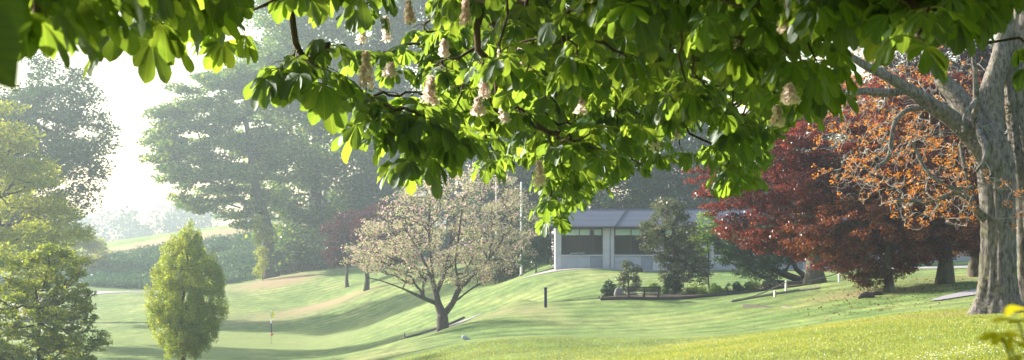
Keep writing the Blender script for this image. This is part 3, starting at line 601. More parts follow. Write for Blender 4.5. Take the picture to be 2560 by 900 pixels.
tree('rhododendron_tree', 'small grey-green flowering tree with an ivy-clad trunk before the clubhouse', 'tree', 65, 1688,
     [(500,1640,1700),(530,1618,1720),(570,1598,1735),(610,1590,1752),(640,1625,1765),(665,1640,1776),(690,1650,1772),(705,1665,1765)], M['rhodo'], M['bark_dark'], 230, 60, .26, .10, .2, 61, shell=.25, top=.75, fork=.28, extra=[('blossom', M['blossom'], .03, .10)])
bush('ivy', 'dark ivy wrapped round the foot of the small flowering tree', 'ivy', 64.6, [(640,1672,1700),(690,1668,1706),(738,1660,1716)], M['yew'], 60, 60, .16, .08, 62, tpx=1690)
tree('sapling', 'bright lime green sapling right of the small flowering tree', 'tree', 67, 1775,
     [(535,1745,1790),(560,1730,1800),(600,1725,1785),(640,1735,1775),(665,1745,1770)], M['lime'], M['bark_dark'], 70, 40, .22, .12, .05, 63, shell=.2, fork=.2)
bush('rose_shrub', 'tall loose shrub with a pink flower left of the bench', 'shrub', 61, [(655,1560,1590),(680,1545,1605),(715,1540,1600),(742,1540,1590)], M['rhodo'], 60, 40, .16, .09, 64, extra=[('blossom', M['blossom'], .03, .09)])
bush('low_shrub', 'low round dark shrub at the left end of the flower bed', 'shrub', 60.5, [(705,1515,1535),(725,1505,1550),(745,1505,1555)], M['yew'], 50, 60, .15, .07, 65)
for i, (px, wd, top, mt, lab) in enumerate([(1740, 22, 715, 'hornbeam', 'bright green bed plant right of the ivy-clad trunk'), (1790, 20, 712, 'lime', 'lime tuft in the middle of the flower bed'), (1835, 24, 708, 'yew', 'dark leafy plant below the yew'),
        (1880, 20, 705, 'hornbeam', 'green plant under the leaning stems'), (1925, 22, 703, 'rhodo', 'grey-green plant near the left post'), (1635, 20, 712, 'lime', 'light green mound behind the bench'), (1720, 18, 722, 'rhodo', 'small dull plant beside the ivy-clad trunk')]):
    Yp = 62.0 + (px - 1600) / 350 * 2
    g0 = on_ground(px, Yp); pyb = HZ - g0.z / Yp * F
    bush('bed_plant', lab, 'plant', Yp, [(top, px - wd * .5, px + wd * .5), ((top + pyb) / 2, px - wd, px + wd), (pyb, px - wd, px + wd)], M[mt], 26, 40, .16, .09, 70 + i, 'plants in the flower bed', tr=.02)
# leaning yew with bare stems
yb = on_ground(2025, 67, -.05)
def leanstem(pts): return [tuple(P(a, b_, 67 + c)) for a, b_, c in pts]
tree('yew_tree', 'spreading dark yew leaning left on bare slanting stems', 'tree', 67, 2010,
     [(545,1840,1930),(575,1800,1990),(610,1785,2040),(650,1790,2010),(680,1830,1960),(698,1850,1930)], M['yew'], M['bark_dark'], 300, 75, .32, .10, .2, 80, shell=.2, base=yb, fork=0,
     trunk_pts=[tuple(yb), *leanstem([(2000,700,0),(1960,685,.2),(1925,668,.3),(1900,645,.3),(1880,620,.2)])])
mb = MB()
for st in ([(2040,715,-.5),(1990,695,-.5),(1950,680,-.6),(1905,650,-.5)], [(2000,712,.4),(1940,705,.5),(1900,690,.5),(1860,668,.4)], [(2030,705,0),(1990,672,0),(1980,640,.1),(1975,600,.1)]):
    mb.tube(leanstem(st), [.16, .12, .09, .06], 8)
yw = [o for o in C.objects if o.name.startswith('yew_tree')][0]; mb.build('stem', M['bark_dark'], yw, smooth=True, off=yb)
# straight conifer trunk
tree('cedar_tree', 'stout straight grey trunk with wisps of pale green behind the left post', 'tree', 63, 2038,
     [(470,1985,2085),(540,1985,2090),(600,1992,2080),(645,2000,2072)], M['lime'], M['bark_beech'], 60, 40, .25, .12, .45, 81, shell=.5, top=.95, fork=.5)
# copper beech group
tree('copper_beech', 'large copper beech with hanging red-purple branches over the slope', 'tree', 49, 2362,
     [(190,2160,2420),(260,2060,2470),(320,1900,2480),(350,1800,2480),(400,1740,2480),(440,1712,2480),(480,1710,2480),(520,1750,2480),(560,1790,2480),(590,1800,2470),(620,1850,2450),(645,1960,2400),(665,2020,2300),(690,2080,2240)], M['beech'], M['bark_beech'], 1250, 110, .36, .085, .27, 82, shell=.3, top=.7, fork=.3, flat=.35, depth=.55, droop=.5, rmin=.01, aspect=.65)
tree('bronze_beech', 'smaller beech with orange-bronze leaves hanging almost to the grass', 'tree', 46.5, 2222,
     [(450,2150,2330),(500,2030,2400),(540,1960,2430),(590,1930,2420),(630,1980,2330),(660,2050,2290),(690,2120,2240),(715,2160,2225)], M['beech_orange'], M['bark_beech'], 420, 85, .30, .08, .17, 83, shell=.25, top=.6, fork=.3, flat=.45, depth=.6, droop=.7)
tree('bronze_beech', 'olive-bronze beech directly left of the big grey trunk', 'tree', 53, 2438,
     [(430,2330,2480),(500,2290,2490),(560,2290,2490),(610,2320,2490),(640,2390,2480)], M['beech_olive'], M['bark_beech'], 330, 90, .34, .09, .22, 84, shell=.25, top=.6, fork=.3, flat=.6, depth=.7, droop=.5)
tree('copper_beech', 'dark purple tree filling the gap behind the bare grey limbs', 'tree', 62, 2600,
     [(60,2250,2700),(150,2180,2740),(300,2150,2760),(450,2150,2760),(560,2250,2740)], M['beech_dark'], M['bark_beech'], 380, 100, .7, .15, .4, 85, shell=.3, depth=.5, flat=.5)

# ---------------------------------------------------------------- the big grey tree with twisted twigs
def big_tree():
    Y0 = 30.0; rs = rng(90); b = on_ground(2500, Y0, -.1)
    root = empty('plane_tree', b, 'big old grey trunk with twisted bare limbs and small orange leaves at right', 'tree')
    Q = lambda a, c, dy=0: np.array(P(a, c, Y0 + dy)); s = Y0 / F
    mb = MB()
    ph = [0.3, 1.1, 2.6, 3.7, 4.9]
    def fl(th, t):
        root_f = max(0, 1 - t * 7)
        return 1 + (.07 + .10 * root_f) * math.sin(5 * th + 1.0 + t * .8) + (.04 + .12 * root_f) * math.sin(3 * th + 2.2) + .035 * math.sin(11 * th + t * 9) + .03 * math.sin(17 * th - t * 14) + .015 * math.sin(26 * th + t * 31)
    def bole(pts, k=56, sub=10, f=fl):
        P3 = [Q(a, c, d) for a, c, r, d in pts]; rr = [r * s for a, c, r, d in pts]; t = np.linspace(0, len(pts) - 1, (len(pts) - 1) * sub + 1)
        ar = np.array(P3); ext = np.vstack([2 * ar[0] - ar[1], ar, 2 * ar[-1] - ar[-2]]); op, orr = [], []
        for q in t:
            i = min(int(q), len(pts) - 2); u = q - i; p0, p1, p2, p3 = ext[i:i + 4]
            op.append(.5 * (2 * p1 + (p2 - p0) * u + (2 * p0 - 5 * p1 + 4 * p2 - p3) * u * u + (3 * p1 - p0 - 3 * p2 + p3) * u ** 3)); orr.append((rr[i] * (1 - u) + rr[i + 1] * u) * (1 + rs.normal() * .012))
        mb.tube(op, orr, k, flute=f)
    bole([(2490,800,84,0),(2490,778,66,0),(2490,740,50,0),(2492,690,44,0),(2493,600,41,0),(2492,500,41,0),(2488,430,43,0),(2474,370,42,0),(2450,320,34,.05)])
    bole([(2600,800,74,1.0),(2595,740,50,.95),(2590,650,44,.85),(2582,520,43,.7),(2568,400,41,.5),(2556,280,38,.35),(2552,150,34,.3),(2570,0,30,.2),(2590,-120,26,.2)])
    lf = lambda th, t: 1 + .06 * math.sin(3 * th + t * 5) + .04 * math.sin(7 * th + t * 11)
    B = lambda pts: bole(pts, 20, 8, lf)
    B([(2485,420,40,-.05),(2440,355,27,-.15),(2385,300,21,-.35),(2330,262,19,-.5),(2270,222,15,-.7),(2215,190,12,-.8),(2165,165,10,-1.0),(2112,132,7,-1.2)])
    B([(2470,400,34,.1),(2480,300,30,.15),(2478,225,28,.2),(2500,150,25,.2),(2515,80,22,.3),(2540,0,20,.4),(2550,-90,16,.5)])
    B([(2460,330,30,.1),(2425,285,27,.2),(2392,240,25,.3),(2358,205,21,.4),(2345,190,15,.45)])
    B([(2255,228,10,-.7),(2210,232,10,-.8),(2160,228,9,-.9),(2115,236,7,-1.0)])
    B([(2460,545,12,-.3),(2430,515,9,-.5),(2395,480,7,-.7),(2340,500,6,-.8),(2290,502,5,-.9),(2230,500,4,-1.0)])
    B([(2430,515,7,-.5),(2422,460,6,-.7),(2410,410,5,-.8),(2400,360,4,-.8)])
    B([(2306,270,6,-.6),(2270,275,6,-.9),(2240,300,6,-1.0),(2228,350,5,-1.1),(2220,395,5,-1.1),(2190,420,4,-1.2)])
    B([(2435,330,10,-.4),(2440,250,8,-.8),(2438,180,6,-1.0),(2430,120,5,-1.1)])
    B([(2445,300,9,-.5),(2450,340,8,-1.0),(2462,370,7,-1.2),(2460,400,5,-1.3),(2440,430,4,-1.3)])
    B([(2448,240,8,-.7),(2430,265,6,-1.1),(2412,290,5,-1.2),(2408,330,4,-1.2)])
    B([(2430,470,5,-.6),(2380,470,5,-1.1),(2330,440,4,-1.3),(2300,400,4,-1.3),(2280,350,3,-1.3)])
    tr = mb.build('trunk', M['bark_big'], root, smooth=True, off=b)
    # twisted twigs
    n = 1300; pp = []
    while len(pp) < n:
        a, c = rs.uniform(1990, 2560), rs.uniform(110, 590)
        if a < 2130 and rs.random() > ((a - 1980) / 150) ** 1.3: continue
        low = (575 if a > 2260 else 480 + (a - 2080) * .45) - 110 * rs.random() ** 2
        if c > low or (a > 2440 and rs.random() < .86): continue
        limb = np.interp(a, [1990, 2112, 2165, 2215, 2270, 2330, 2385, 2440, 2560], [100, 132, 165, 190, 222, 262, 300, 355, 420])
        if c < limb + 45 and rs.random() < .5: continue
        pp.append(Q(a, c, rs.uniform(.5, 2.8) if c < limb + 45 else (rs.uniform(-1.6, 2.2) if a < 2420 else rs.uniform(-1.6, -.7))))
    pts = np.array(pp)
    roots = []; 
    for q in [(2112,132,-1.2),(2165,165,-1.0),(2215,190,-.8),(2270,222,-.7),(2330,262,-.5),(2385,300,-.35),(2440,355,-.4),(2115,236,-1.0),(2160,228,-.9),(2210,232,-.8),(2230,500,-1.0),(2290,502,-.9),(2340,500,-.8),(2395,480,-.7),(2430,515,-.6),(2410,410,-.8),(2228,350,-1.1),(2190,420,-1.2),(2240,300,-1.0),(2280,350,-1.3),(2330,440,-1.3),(2380,470,-1.1),(2438,180,-1.0),(2412,290,-1.2),(2460,400,-1.3),(2480,225,.0),(2500,150,.0),(2392,240,.2)]:
        roots.append(Q(*q))
    nr = len(roots); NN = np.zeros((nr + n, 3)); NN[:nr] = roots; CC = np.zeros(len(NN)); par = [-1] * nr; k = nr
    dr = np.min(np.linalg.norm(pts[:, None] - NN[None, :nr], axis=2), axis=1)
    for j in np.argsort(dr):
        d = np.linalg.norm(NN[:k] - pts[j], axis=1); q = int(np.argmin(d + .25 * CC[:k])); NN[k] = pts[j]; CC[k] = CC[q] + d[q]; par.append(q); k += 1
    tw = MB(); ch = [[] for _ in range(k)]; wgt = np.ones(k)
    for i in range(nr, k): ch[par[i]].append(i)
    for i in range(k - 1, nr - 1, -1): wgt[par[i]] += wgt[i]
    rad = .0042 * wgt ** .36
    for i in range(nr, k):
        p0, p1 = NN[par[i]], NN[i]; L_ = np.linalg.norm(p1 - p0); m_ = 5; op = []
        side = rs.normal(size=3) * L_ * .14; side2 = rs.normal(size=3) * L_ * .07
        for q in range(m_ + 1): t = q / m_; op.append(p0 * (1 - t) + p1 * t + side * math.sin(math.pi * t) + side2 * math.sin(2 * math.pi * t) + np.array([0, 0, -.12 * L_ * math.sin(math.pi * t)]))
        tw.tube(op, [rad[i] * 1.1 * (1 - .25 * q / m_) for q in range(m_ + 1)], 5, cap=False)
    tw.build('twigs', M['bark_twig'], root, smooth=True, off=b)
    leafs = pts[rs.random(len(pts)) < .5]; lp, _ = clumps(leafs, 9, .08, rs, .8); V, Fq = leaf_quads(lp, .046, rs, .7, .4); mesh_np('crown', V, Fq, M['orange'], root, off=b)
big_tree()
# gnarled roots / logs near the beeches
for px, py, lab, sc_ in [(2165, 742, 'small dark gnarled log lying on the bare turf below the beeches', 1.0), (2190, 735, 'shorter dark log stub right behind the gnarled log', .7)]:
    p0 = ray_ground(px, py + 4); b = MB(); b.tube([(-.3, 0, .02), (-.15, .05, .08), (0, .02, .12), (.2, -.03, .10), (.34, 0, .04)], [.04, .08, .1, .09, .04], 9)
    o = b.build('fallen_log', M['wood_dark'], smooth=True); o.location = p0; o.scale = (sc_, sc_, sc_); o.rotation_euler.z = .5 * sc_; tag(o, lab, 'log', 'logs below the beeches')

# ---------------------------------------------------------------- golf course furniture
def flagstick():
    b0 = on_ground(678, 92, 0); r = empty('golf_flag', b0, 'white and blue golf flagstick with limp yellow flag on the putting green', 'golf flag')
    s = 92 / F
    b = MB(); b.tube([(0, 0, 0), (0, 0, 28 * s)], [.012, .012], 8); b.build('pole', M['stone'], r)
    b = MB(); b.tube([(0, 0, 28 * s), (0, 0, 52 * s)], [.04, .04], 8); b.build('pole', M['navy'], r)
    b = MB(); b.tube([(0, 0, 52 * s), (0, 0, 84 * s)], [.04, .035], 8); b.build('pole', M['white'], r)
    b = MB(); b.tube([(0.02, 0, 21 * s), (.05, 0, 24 * s), (.04, 0, 28 * s)], [.05, .09, .03], 8); b.build('tape', M['red'], r)
    b = MB(); n = 12
    for i in range(n):
        t = i / (n - 1); z = (85 - 20 * t) * s
        for k, x in enumerate((-.08, .04 + .14 * math.sin(math.pi * min(1, t * 1.15)) , .12 + .07 * math.sin(t * 7))): b.v.append((x + .01 * math.sin(t * 13 + k), .03 * math.sin(t * 9 + k * 2), z - k * .06))
    for i in range(n - 1):
        for k in range(2): b.f.append((i * 3 + k, i * 3 + k + 1, i * 3 + k + 4, i * 3 + k + 3))
    o = b.build('flag', M['yellow'], r); sd = o.modifiers.new('thick', 'SOLIDIFY'); sd.thickness = .012
flagstick()
b0 = ray_ground(1364, 769, 52); s = b0.y / F; r = empty('marker_post', b0, 'dark navy upright marker post on the lawn left of the bench', 'post')
b = MB(); b.box(-3.6 * s, 3.6 * s, -.06, .06, 0, 47 * s); b.build('post', M['navy'], r, bevel=.01); b = MB(); b.box(-4.2 * s, 4.2 * s, -.075, .075, 47 * s, 50.5 * s); b.build('cap', M['navy'], r, bevel=.01)
b0 = ray_ground(1164, 850, 30); s = b0.y / F; r = empty('tee_marker', b0, 'small pale blue slanted tee marker on the near mound', 'tee marker'); r.rotation_euler = (0, R(28), R(10))
b = MB(); b.tube([(-12 * s, 0, 4 * s), (-11 * s, 0, 4 * s), (10 * s, 0, 4 * s), (12 * s, 0, 4 * s)], [3 * s, 5.2 * s, 4.6 * s, 2 * s], 14); b.build('head', M['panel_light'], r, smooth=True); b = MB(); b.tube([(0, 0, -12 * s), (0, 0, 2 * s)], [.012, .012], 8); b.build('spike', M['chrome'], r)
b0 = on_ground(1011, 72.4, 0); s = b0.y / F; b = MB(); b.tube([(0, 0, 0), (0, 0, 15 * s), (0, 0, 16.5 * s)], [.055, .05, .02], 10); o = b.build('bollard', M['wood_grey'], smooth=False); o.location = b0; tag(o, 'short dark wooden post at the near end of the path edging', 'post')
pts = [gp(1012, 72.6), gp(1060, 74), gp(1110, 75.4), gp(1160, 78)]; b = MB()
b.tube([(x, y, gz1(x, y) + .05) for x, y in pts], [.06] * 4, 6); tag(b.build('path_edging', M['wood_dark']), 'dark low board edging along the far side of the gravel path', 'edging')
# bench
def bench():
    b0 = ray_ground(1609, 747, 55); r = empty('park_bench', b0, 'low dark wooden bench at the edge of the flower bed', 'bench'); s = b0.y / F; hw = 43 * s
    for k in range(3): b = MB(); z0 = .30 + .075 * k; b.box(-hw, hw, -.03 + .012 * k, .0 + .012 * k, z0, z0 + .062); b.build('backrest', M['wood_dark'], r, bevel=.004)
    b = MB()
    for k in range(4): b.box(-hw, hw, .06 + .11 * k, .15 + .11 * k, .205, .235)
    b.build('seat', M['wood_grey'], r, bevel=.004)
    for x in (-hw + .06, 0, hw - .12):
        b = MB(); b.box(x, x + .07, .01, .07, -.02, .5); b.box(x, x + .07, .42, .48, -.02, .2); b.box(x, x + .07, .07, .42, .15, .2); b.build('leg', M['wood_dark'], r, bevel=.005)
    for x in (-hw + .02, hw - .08): b = MB(); b.box(x, x + .06, .02, .5, .36, .40); b.build('armrest', M['wood_dark'], r, bevel=.005)
bench()
pts = [gp(1500, 58.2), gp(1600, 58.4), gp(1690, 59.2), gp(1760, 60.5), gp(1850, 61.4), gp(1960, 62.4)]; b = MB(); b.tube([(x, y, gz1(x, y) + .04) for x, y in pts], [.07] * 6, 6); tag(b.build('bed_edging', M['wood_dark']), 'low dark timber edge along the front of the flower bed', 'edging')
g0 = on_ground(1545, 60, .1); b = MB(); b.tube([(0, 0, -.15), (0, 0, 0), (.02, 0, .2), (.03, 0, .3)], [.16, .2, .17, .07], 12, flute=lambda th, t: 1 + .12 * math.sin(3 * th + 1)); o = b.build('boulder', M['stone'], smooth=True); o.location = g0; tag(o, 'pale rounded boulder left of the bench', 'boulder')
# white posts and rope
tops = []
for px, pyb, pyt, lab in [(1965, 727, 703, 'white post at the lower end of the rope, by the yew'), (2098, 705, 680, 'white post at the upper end of the rope, by the grey trunk'), (1937, 742, 728, 'short white peg low on the slope in front of the rope')]:
    b0 = ray_ground(px, pyb, 42); s = b0.y / F; h = (pyb - pyt) * s; b = MB(); b.tube([(0, 0, -.03), (0, 0, h), (0, 0, h + .03)], [.042, .042, .02], 10); o = b.build('rope_post', M['white']); o.location = b0; tag(o, lab, 'post', 'white rope posts'); tops.append(b0 + Vector((0, 0, h - .03)))
ends = [ray_ground(1826, 757, 42) + Vector((0, 0, .04)), tops[0], tops[1], P(2165, 700, tops[1].y + 1.5)]; b = MB(); pl = []
for a, c in zip(ends[:-1], ends[1:]):
    for k in range(8): t = k / 8; q = a.lerp(c, t); q.z -= .10 * math.sin(math.pi * t); pl.append(q)
pl.append(ends[-1]); b.tube(pl, [.022] * len(pl), 6); tag(b.build('rope', M['wood_grey'], smooth=True), 'pale rope running over the white posts along the slope', 'rope')
pts = [ray_ground(a, c, 40) for a, c in [(1830, 756), (1875, 748), (1935, 738), (2000, 728), (2050, 722)]]; b = MB(); b.tube([q + Vector((0, 0, .03)) for q in pts], [.06] * 5, 6); tag(b.build('timber_edging', M['wood_grey']), 'long pale timber lying up the slope below the rope', 'edging')
pa, pb = ray_ground(1862, 767, 40), ray_ground(1945, 767, 40); b = MB(); d = (pb - pa); b.box(0, d.length, -.09, .09, -.03, .09); o = b.build('railway_sleeper', M['wood_dark'], bevel=.01); o.location = pa; o.rotation_euler.z = math.atan2(d.y, d.x); tag(o, 'flat dark sleeper lying on the lawn right of the bench', 'sleeper')
pa, pb = ray_ground(1960, 768, 38), ray_ground(1998, 766, 38); b = MB(); d = (pb - pa); b.box(0, d.length, -.1, .1, -.03, .04); o = b.build('stone_slab', M['stone'], bevel=.01); o.location = pa; o.rotation_euler.z = math.atan2(d.y, d.x); tag(o, 'flat grey stone slab right of the dark sleeper', 'slab')

# ---------------------------------------------------------------- grass blades and daisies on the near turf
rs = rng(101); n = 300000
yy = 15 + 19 * rs.random(n) ** 1.7; xx = (rs.uniform(-.16, .42, n)) * yy; dz = gz(xx, yy)
h = rs.uniform(.012, .032, n); a = rs.uniform(0, 2 * np.pi, n); wd = .0065; ln = rs.normal(size=(n, 2)) * .018
b0 = np.column_stack([xx, yy, dz]); e = np.column_stack([np.cos(a), np.sin(a), a * 0]) * wd
V = np.stack([b0 - e, b0 + e, b0 + np.column_stack([ln, h])], 1).reshape(-1, 3); tag(mesh_np('grass', V, np.arange(3 * n).reshape(n, 3), M['blade']), 'short mown grass blades on the near slope', 'grass', kind='stuff')
n = 900; px_ = rs.normal(2230, 150, n); yy = np.abs(rs.normal(46, 5, n)); xx = (px_ - 1280) / F * yy; c_ = np.column_stack([xx, yy, gz(xx, yy) + .02])
V, Fq = leaf_quads(c_, .07, rs, .7, 0, .95); tag(mesh_np('fallen_leaves', V, Fq, M['beech_olive']), 'brown fallen leaves scattered on the turf under the beeches', 'leaf litter', kind='stuff')
n = 150; yy = rs.uniform(16.3, 18.5, n); xx = (rs.uniform(2230, 2560, n) - 1280) / F * yy; dz = gz(xx, yy) + .04; V = []; Fq = []
for x, y, z in zip(xx, yy, dz):
    k = len(V); r0 = rs.uniform(.008, .014)
    V.append((x, y, z + .004))
    for j in range(8): V.append((x + r0 * math.cos(j * .785), y + r0 * math.sin(j * .785), z + .002 * math.sin(j * 3)))
    Fq += [(k, k + 1 + j, k + 1 + (j + 1) % 8) for j in range(8)]
tag(mesh_np('daisies', np.array(V), np.array(Fq), M['white']), 'tiny white daisies sprinkled in the sunny grass at lower right', 'daisies', kind='stuff')

# ---------------------------------------------------------------- horse chestnut overhead
ST = np.array([0, .12, .3, .5, .68, .82, .93, 1.0]); WD = np.array([.015, .05, .13, .21, .255, .235, .13, .0])
def leaflet(base, d, nrm, Ln, rs, droop, V, Q, UV, wscale=.84):
    """one obovate leaflet: base point, direction, plane normal"""
    b = np.cross(d, nrm); b /= np.linalg.norm(b) + 1e-9; n0 = len(V); p = base.copy(); dd = d.copy(); tw = rs.normal() * .5; up = np.array([0, 0, 1.])
    fold = rs.uniform(.10, .42); last = 0
    for i, t in enumerate(ST):
        st = (t - last) * Ln; last = t; dd = dd + np.array([0, 0, -1.]) * droop * st / Ln; dd /= np.linalg.norm(dd); p = p + dd * st
        nn = np.cross(b, dd); nn /= np.linalg.norm(nn) + 1e-9; bb = b * math.cos(tw * t) + nn * math.sin(tw * t); nn2 = np.cross(bb, dd)
        w_ = WD[i] * Ln * wscale; rip = .012 * Ln * math.sin(i * 2.3 + tw * 9)
        V.append(p - bb * w_ + nn2 * (w_ * fold + rip)); V.append(p.copy()); V.append(p + bb * w_ + nn2 * (w_ * fold - rip)); UV += [(-1 * WD[i] / .255, t), (0, t), (1 * WD[i] / .255, t)]
        if i: a = n0 + 3 * i; Q.append((a - 3, a - 2, a + 1, a)); Q.append((a - 2, a - 1, a + 2, a + 1))
def palmate(at, out, size, rs, V, Q, UV, droop=.9, nl=None, tilt=None):
    """palmate leaf whose leaflets radiate from `at`; out = direction the petiole points"""
    nl = nl or int(rs.choice([5, 6, 7])); out = out / np.linalg.norm(out); up = np.array([0, 0, 1.]); side = np.cross(out, up)
    if np.linalg.norm(side) < .1: side = np.array([1., 0, 0])
    side /= np.linalg.norm(side); nrm = np.cross(side, out); 
    if nrm[2] < 0: nrm = -nrm
    for j in range(nl):
        u = (j - (nl - 1) / 2) / ((nl - 1) / 2); ang = u * R(98) + rs.normal() * .08; ln = size * (1 - .42 * abs(u) ** 1.3) * rs.uniform(.92, 1.08)
        d = out * math.cos(ang) + side * math.sin(ang) + nrm * .05; d /= np.linalg.norm(d); leaflet(at, d, nrm, ln, rs, droop * rs.uniform(.7, 1.3), V, Q, UV)
def chestnut():
    rs = rng(202); base = Vector((6.4, 3.0, gz1(6.4, 3.0) - .05)); root = empty('horse_chestnut', base, 'horse chestnut branches with drooping leaves and white flower spikes hanging across the top', 'tree')
    # lower edge of the foliage in the photograph: px -> py
    ox = [0,60,120,180,215,250,345,430,480,570,640,665,700,735,800,860,900,950,1000,1040,1110,1190,1240,1300,1340,1380,1430,1490,1560,1640,1700,1760,1800,1850,1900,1935,1970,2020,2070,2110,2150,2200,2280,2330,2380,2440,2480,2530,2600]
    oy = [150,150,150,120,60,60,70,90,90,110,100,90,15,15,30,20,40,20,20,60,330,420,420,400,420,560,560,490,440,410,380,350,480,500,460,320,330,310,250,170,110,95,120,160,150,130,60,25,40]
    tips = []                                                    # whorls: (px, py, Y, size, nleaves)
    def T(px, py, Y, sz=.17, n=5): tips.append((px, py, Y, sz, n))
    # hanging masses (front edge of the crown), far to near
    def fill(n, xa, xb, ya, yb, Ya, Yb, sz, pad=45, nl=5, dens=None):
        k = 0; g = 0
        while k < n and g < 60000:
            g += 1; px, py = rs.uniform(xa, xb), rs.uniform(ya, yb); Yq = rs.uniform(Ya, Yb); lim = np.interp(px, ox, oy) - pad * F / Yq
            if py > lim or (dens and rs.random() > dens(px, py)): continue
            if any(abs(px - q[0]) + abs(py - q[1]) < 26 for q in tips[-60:]): continue
            T(px, py, Yq, sz * rs.uniform(.8, 1.15), nl); k += 1
    holes = [(1010,60,80,80),(1180,330,50,60),(1690,340,30,30),(1750,300,40,50),(1950,170,30,30),(1850,240,30,30)]
    def dn(px, py):
        for a, b_, c, d in holes:
            if ((px - a) / c) ** 2 + ((py - b_) / d) ** 2 < 1: return .08
        return 1
    fill(310, 1090, 1960, 0, 560, 10.2, 13.5, .125, .17, 5, dn)
    fill(190, 1060, 2080, -80, 430, 7.5, 10.2, .125, .19, 5, dn)
    fill(60, 1250, 2100, -110, 210, 5.2, 7.4, .12, .20, 5, dn)
    fill(70, 1480, 2620, -140, 0, 4.4, 6.6, .12, .2, 5)
    fill(40, 2050, 2480, -160, 0, 3.8, 5.0, .115, .2, 5)
    for q in [(1870,440,9.5),(1840,400,9.5),(1885,380,9.8),(1820,450,9.7),(1860,330,9.2),(1390,440,8.6),(1395,480,8.8),(1375,500,8.7),(1385,540,8.9),(1430,450,9),(1385,410,9),(1420,430,9.1),(1640,400,10),(1700,380,10.2),(1580,410,10),(1520,420,10.4),(1490,450,10.6),(1250,390,9.8),(1225,410,9.6),(1215,350,9.6),
              (1950,250,6.5),(1990,250,6.2),(2040,220,6),(1800,270,6.8),(1330,360,10),(1300,390,10.4),(1280,300,10.2)]: T(q[0], q[1] - 12, q[2], .115, 5)
    # lone sprays at upper left and centre (sky behind)
    for q in [(350,30,3.6,.125,5),(430,-20,4.2,.13,5),(520,-20,4.6,.13,5),(575,50,5.2,.12,5),(495,45,5.4,.10,4),(480,-80,4.3,.14,5),(390,-85,4,.13,5),(560,-90,4.6,.14,5),(310,-95,3.9,.14,5),
              (85,20,2.4,.08,5),(150,-40,2.6,.10,5),(200,-60,2.8,.11,5),(60,-80,2.2,.10,6),(190,-10,2.9,.09,4),(230,-90,3,.11,5),(110,-90,2.3,.11,5),(130,40,2.7,.07,4),
              (790,-60,5.4,.13,5),(890,-50,5.6,.14,5),(905,10,6.2,.10,4),(750,-60,5.2,.11,4),(950,-60,6,.12,4),
              (720,150,6.4,.14,5),(700,170,6.3,.14,5),(745,120,6.4,.11,4),(800,170,6.3,.165,6),(820,110,6.5,.11,5),(770,150,6.6,.13,4),
              (905,280,7.2,.155,6),(930,250,7.3,.15,6),(990,310,7.3,.155,6),(1010,270,7.2,.15,5),(1060,290,7.2,.155,6),(1110,310,7.4,.17,5),(960,230,7.6,.16,5),(1030,380,7.2,.155,6),(1040,230,7.7,.16,5),(880,220,7.4,.14,4),(1090,250,7.8,.17,5),(1150,290,8,.17,5),(1070,340,7.5,.16,5),
              (900,130,9.4,.15,5),(960,130,9.6,.15,5),(1020,110,9.8,.15,5),(1060,60,10,.15,5),(1100,120,9.8,.15,5),(1000,160,9.6,.15,4),(1110,170,9,.14,6),(1130,60,9.8,.15,5),(1150,200,9.4,.15,5),
              (2150,20,4.8,.11,5),(2210,10,5,.11,5),(2260,20,4.9,.11,5),(2180,50,7,.10,5),(2240,50,7.2,.10,5),(2290,40,7.4,.10,5),(2320,20,3.6,.09,5),(2400,0,3.7,.09,5),(2290,95,3.3,.085,3),(2350,20,3.9,.12,5),(2250,0,3.9,.12,5),(2420,0,4.4,.10,5),(2510,-20,6,.09,4),(2565,110,7,.09,4),(2575,150,7,.09,4),(2100,130,6.8,.12,4),(2050,200,6,.13,4),(2040,150,5.6,.13,5)]: T(*q)
    nvis = len(tips)
    P3 = [np.array(P(a, b_, Yq)) for a, b_, Yq, s_, n_l in tips]; SZ = [q[3] for q in tips]; NL = [q[4] for q in tips]
    # the crown above the frame, which shades what hangs below
    for _ in range(330):
        Yq = rs.uniform(3.0, 14.5); x = (.66 - .9 * rs.random() ** 1.8) * Yq + rs.normal() * .3; z = .18 * Yq + rs.uniform(.33, 3.0)
        if x < -.05 * Yq: z = .18 * Yq + rs.uniform(.33, .9)
        if Yq > 12 and z > 5: continue
        P3.append(np.array([x, Yq, z])); SZ.append(.18); NL.append(5)
    P3 = np.array(P3)
    limbs = [[(6.4,3,-1.6),(6.3,3.1,.2),(6.2,3.3,1.6),(5.6,4.2,2.8),(4.4,5.6,3.4),(2.8,7.2,3.7),(1.0,8.4,3.8),(-.6,8.8,3.6)],
             [(5.6,4.2,2.8),(4.0,4.4,2.9),(2.0,4.8,2.8),(0,5.0,2.5),(-1.4,4.9,2.0),(-2.4,4.4,1.6)],
             [(4.4,5.6,3.4),(4.6,8,3.6),(4.0,10.5,3.8),(2.6,12,3.8)], [(6.2,3.3,1.6),(6.8,4.5,4),(6.5,6,6),(6,7,7.5)], [(2.8,7.2,3.7),(1.8,9.6,4.2),(.6,11.6,4.0)], [(1.0,8.4,3.8),(-.4,7.3,3.0),(-1.1,6.7,2.3),(-1.5,6.4,1.75)]]
    nodes, par, rr = [], [], []; key = {}
    for li, l in enumerate(limbs):
        prev = -1
        for qi, q in enumerate(l):
            if q in key: prev = key[q]; continue
            nodes.append(np.array(q, float)); par.append(prev); prev = len(nodes) - 1; key[q] = prev
            rr.append(([.42, .34, .3, .2, .12, .07, .045, .025] if li == 0 else ([.16, .08, .05, .03, .02, .015, .012] if li in (1, 2, 3) else ([.05, .028, .018, .012, .01, .01, .01] if li == 4 else [.02, .011, .007, .007, .007, .007, .007])))[min(qi, 6 if li else 7)])
    nr = len(nodes); n = len(P3); NN = np.zeros((nr + n, 3)); NN[:nr] = nodes; CC = np.zeros(nr + n); k = nr
    dmin = np.min(np.linalg.norm(P3[:, None] - NN[None, 3:nr], axis=2), axis=1); idx_of = {}
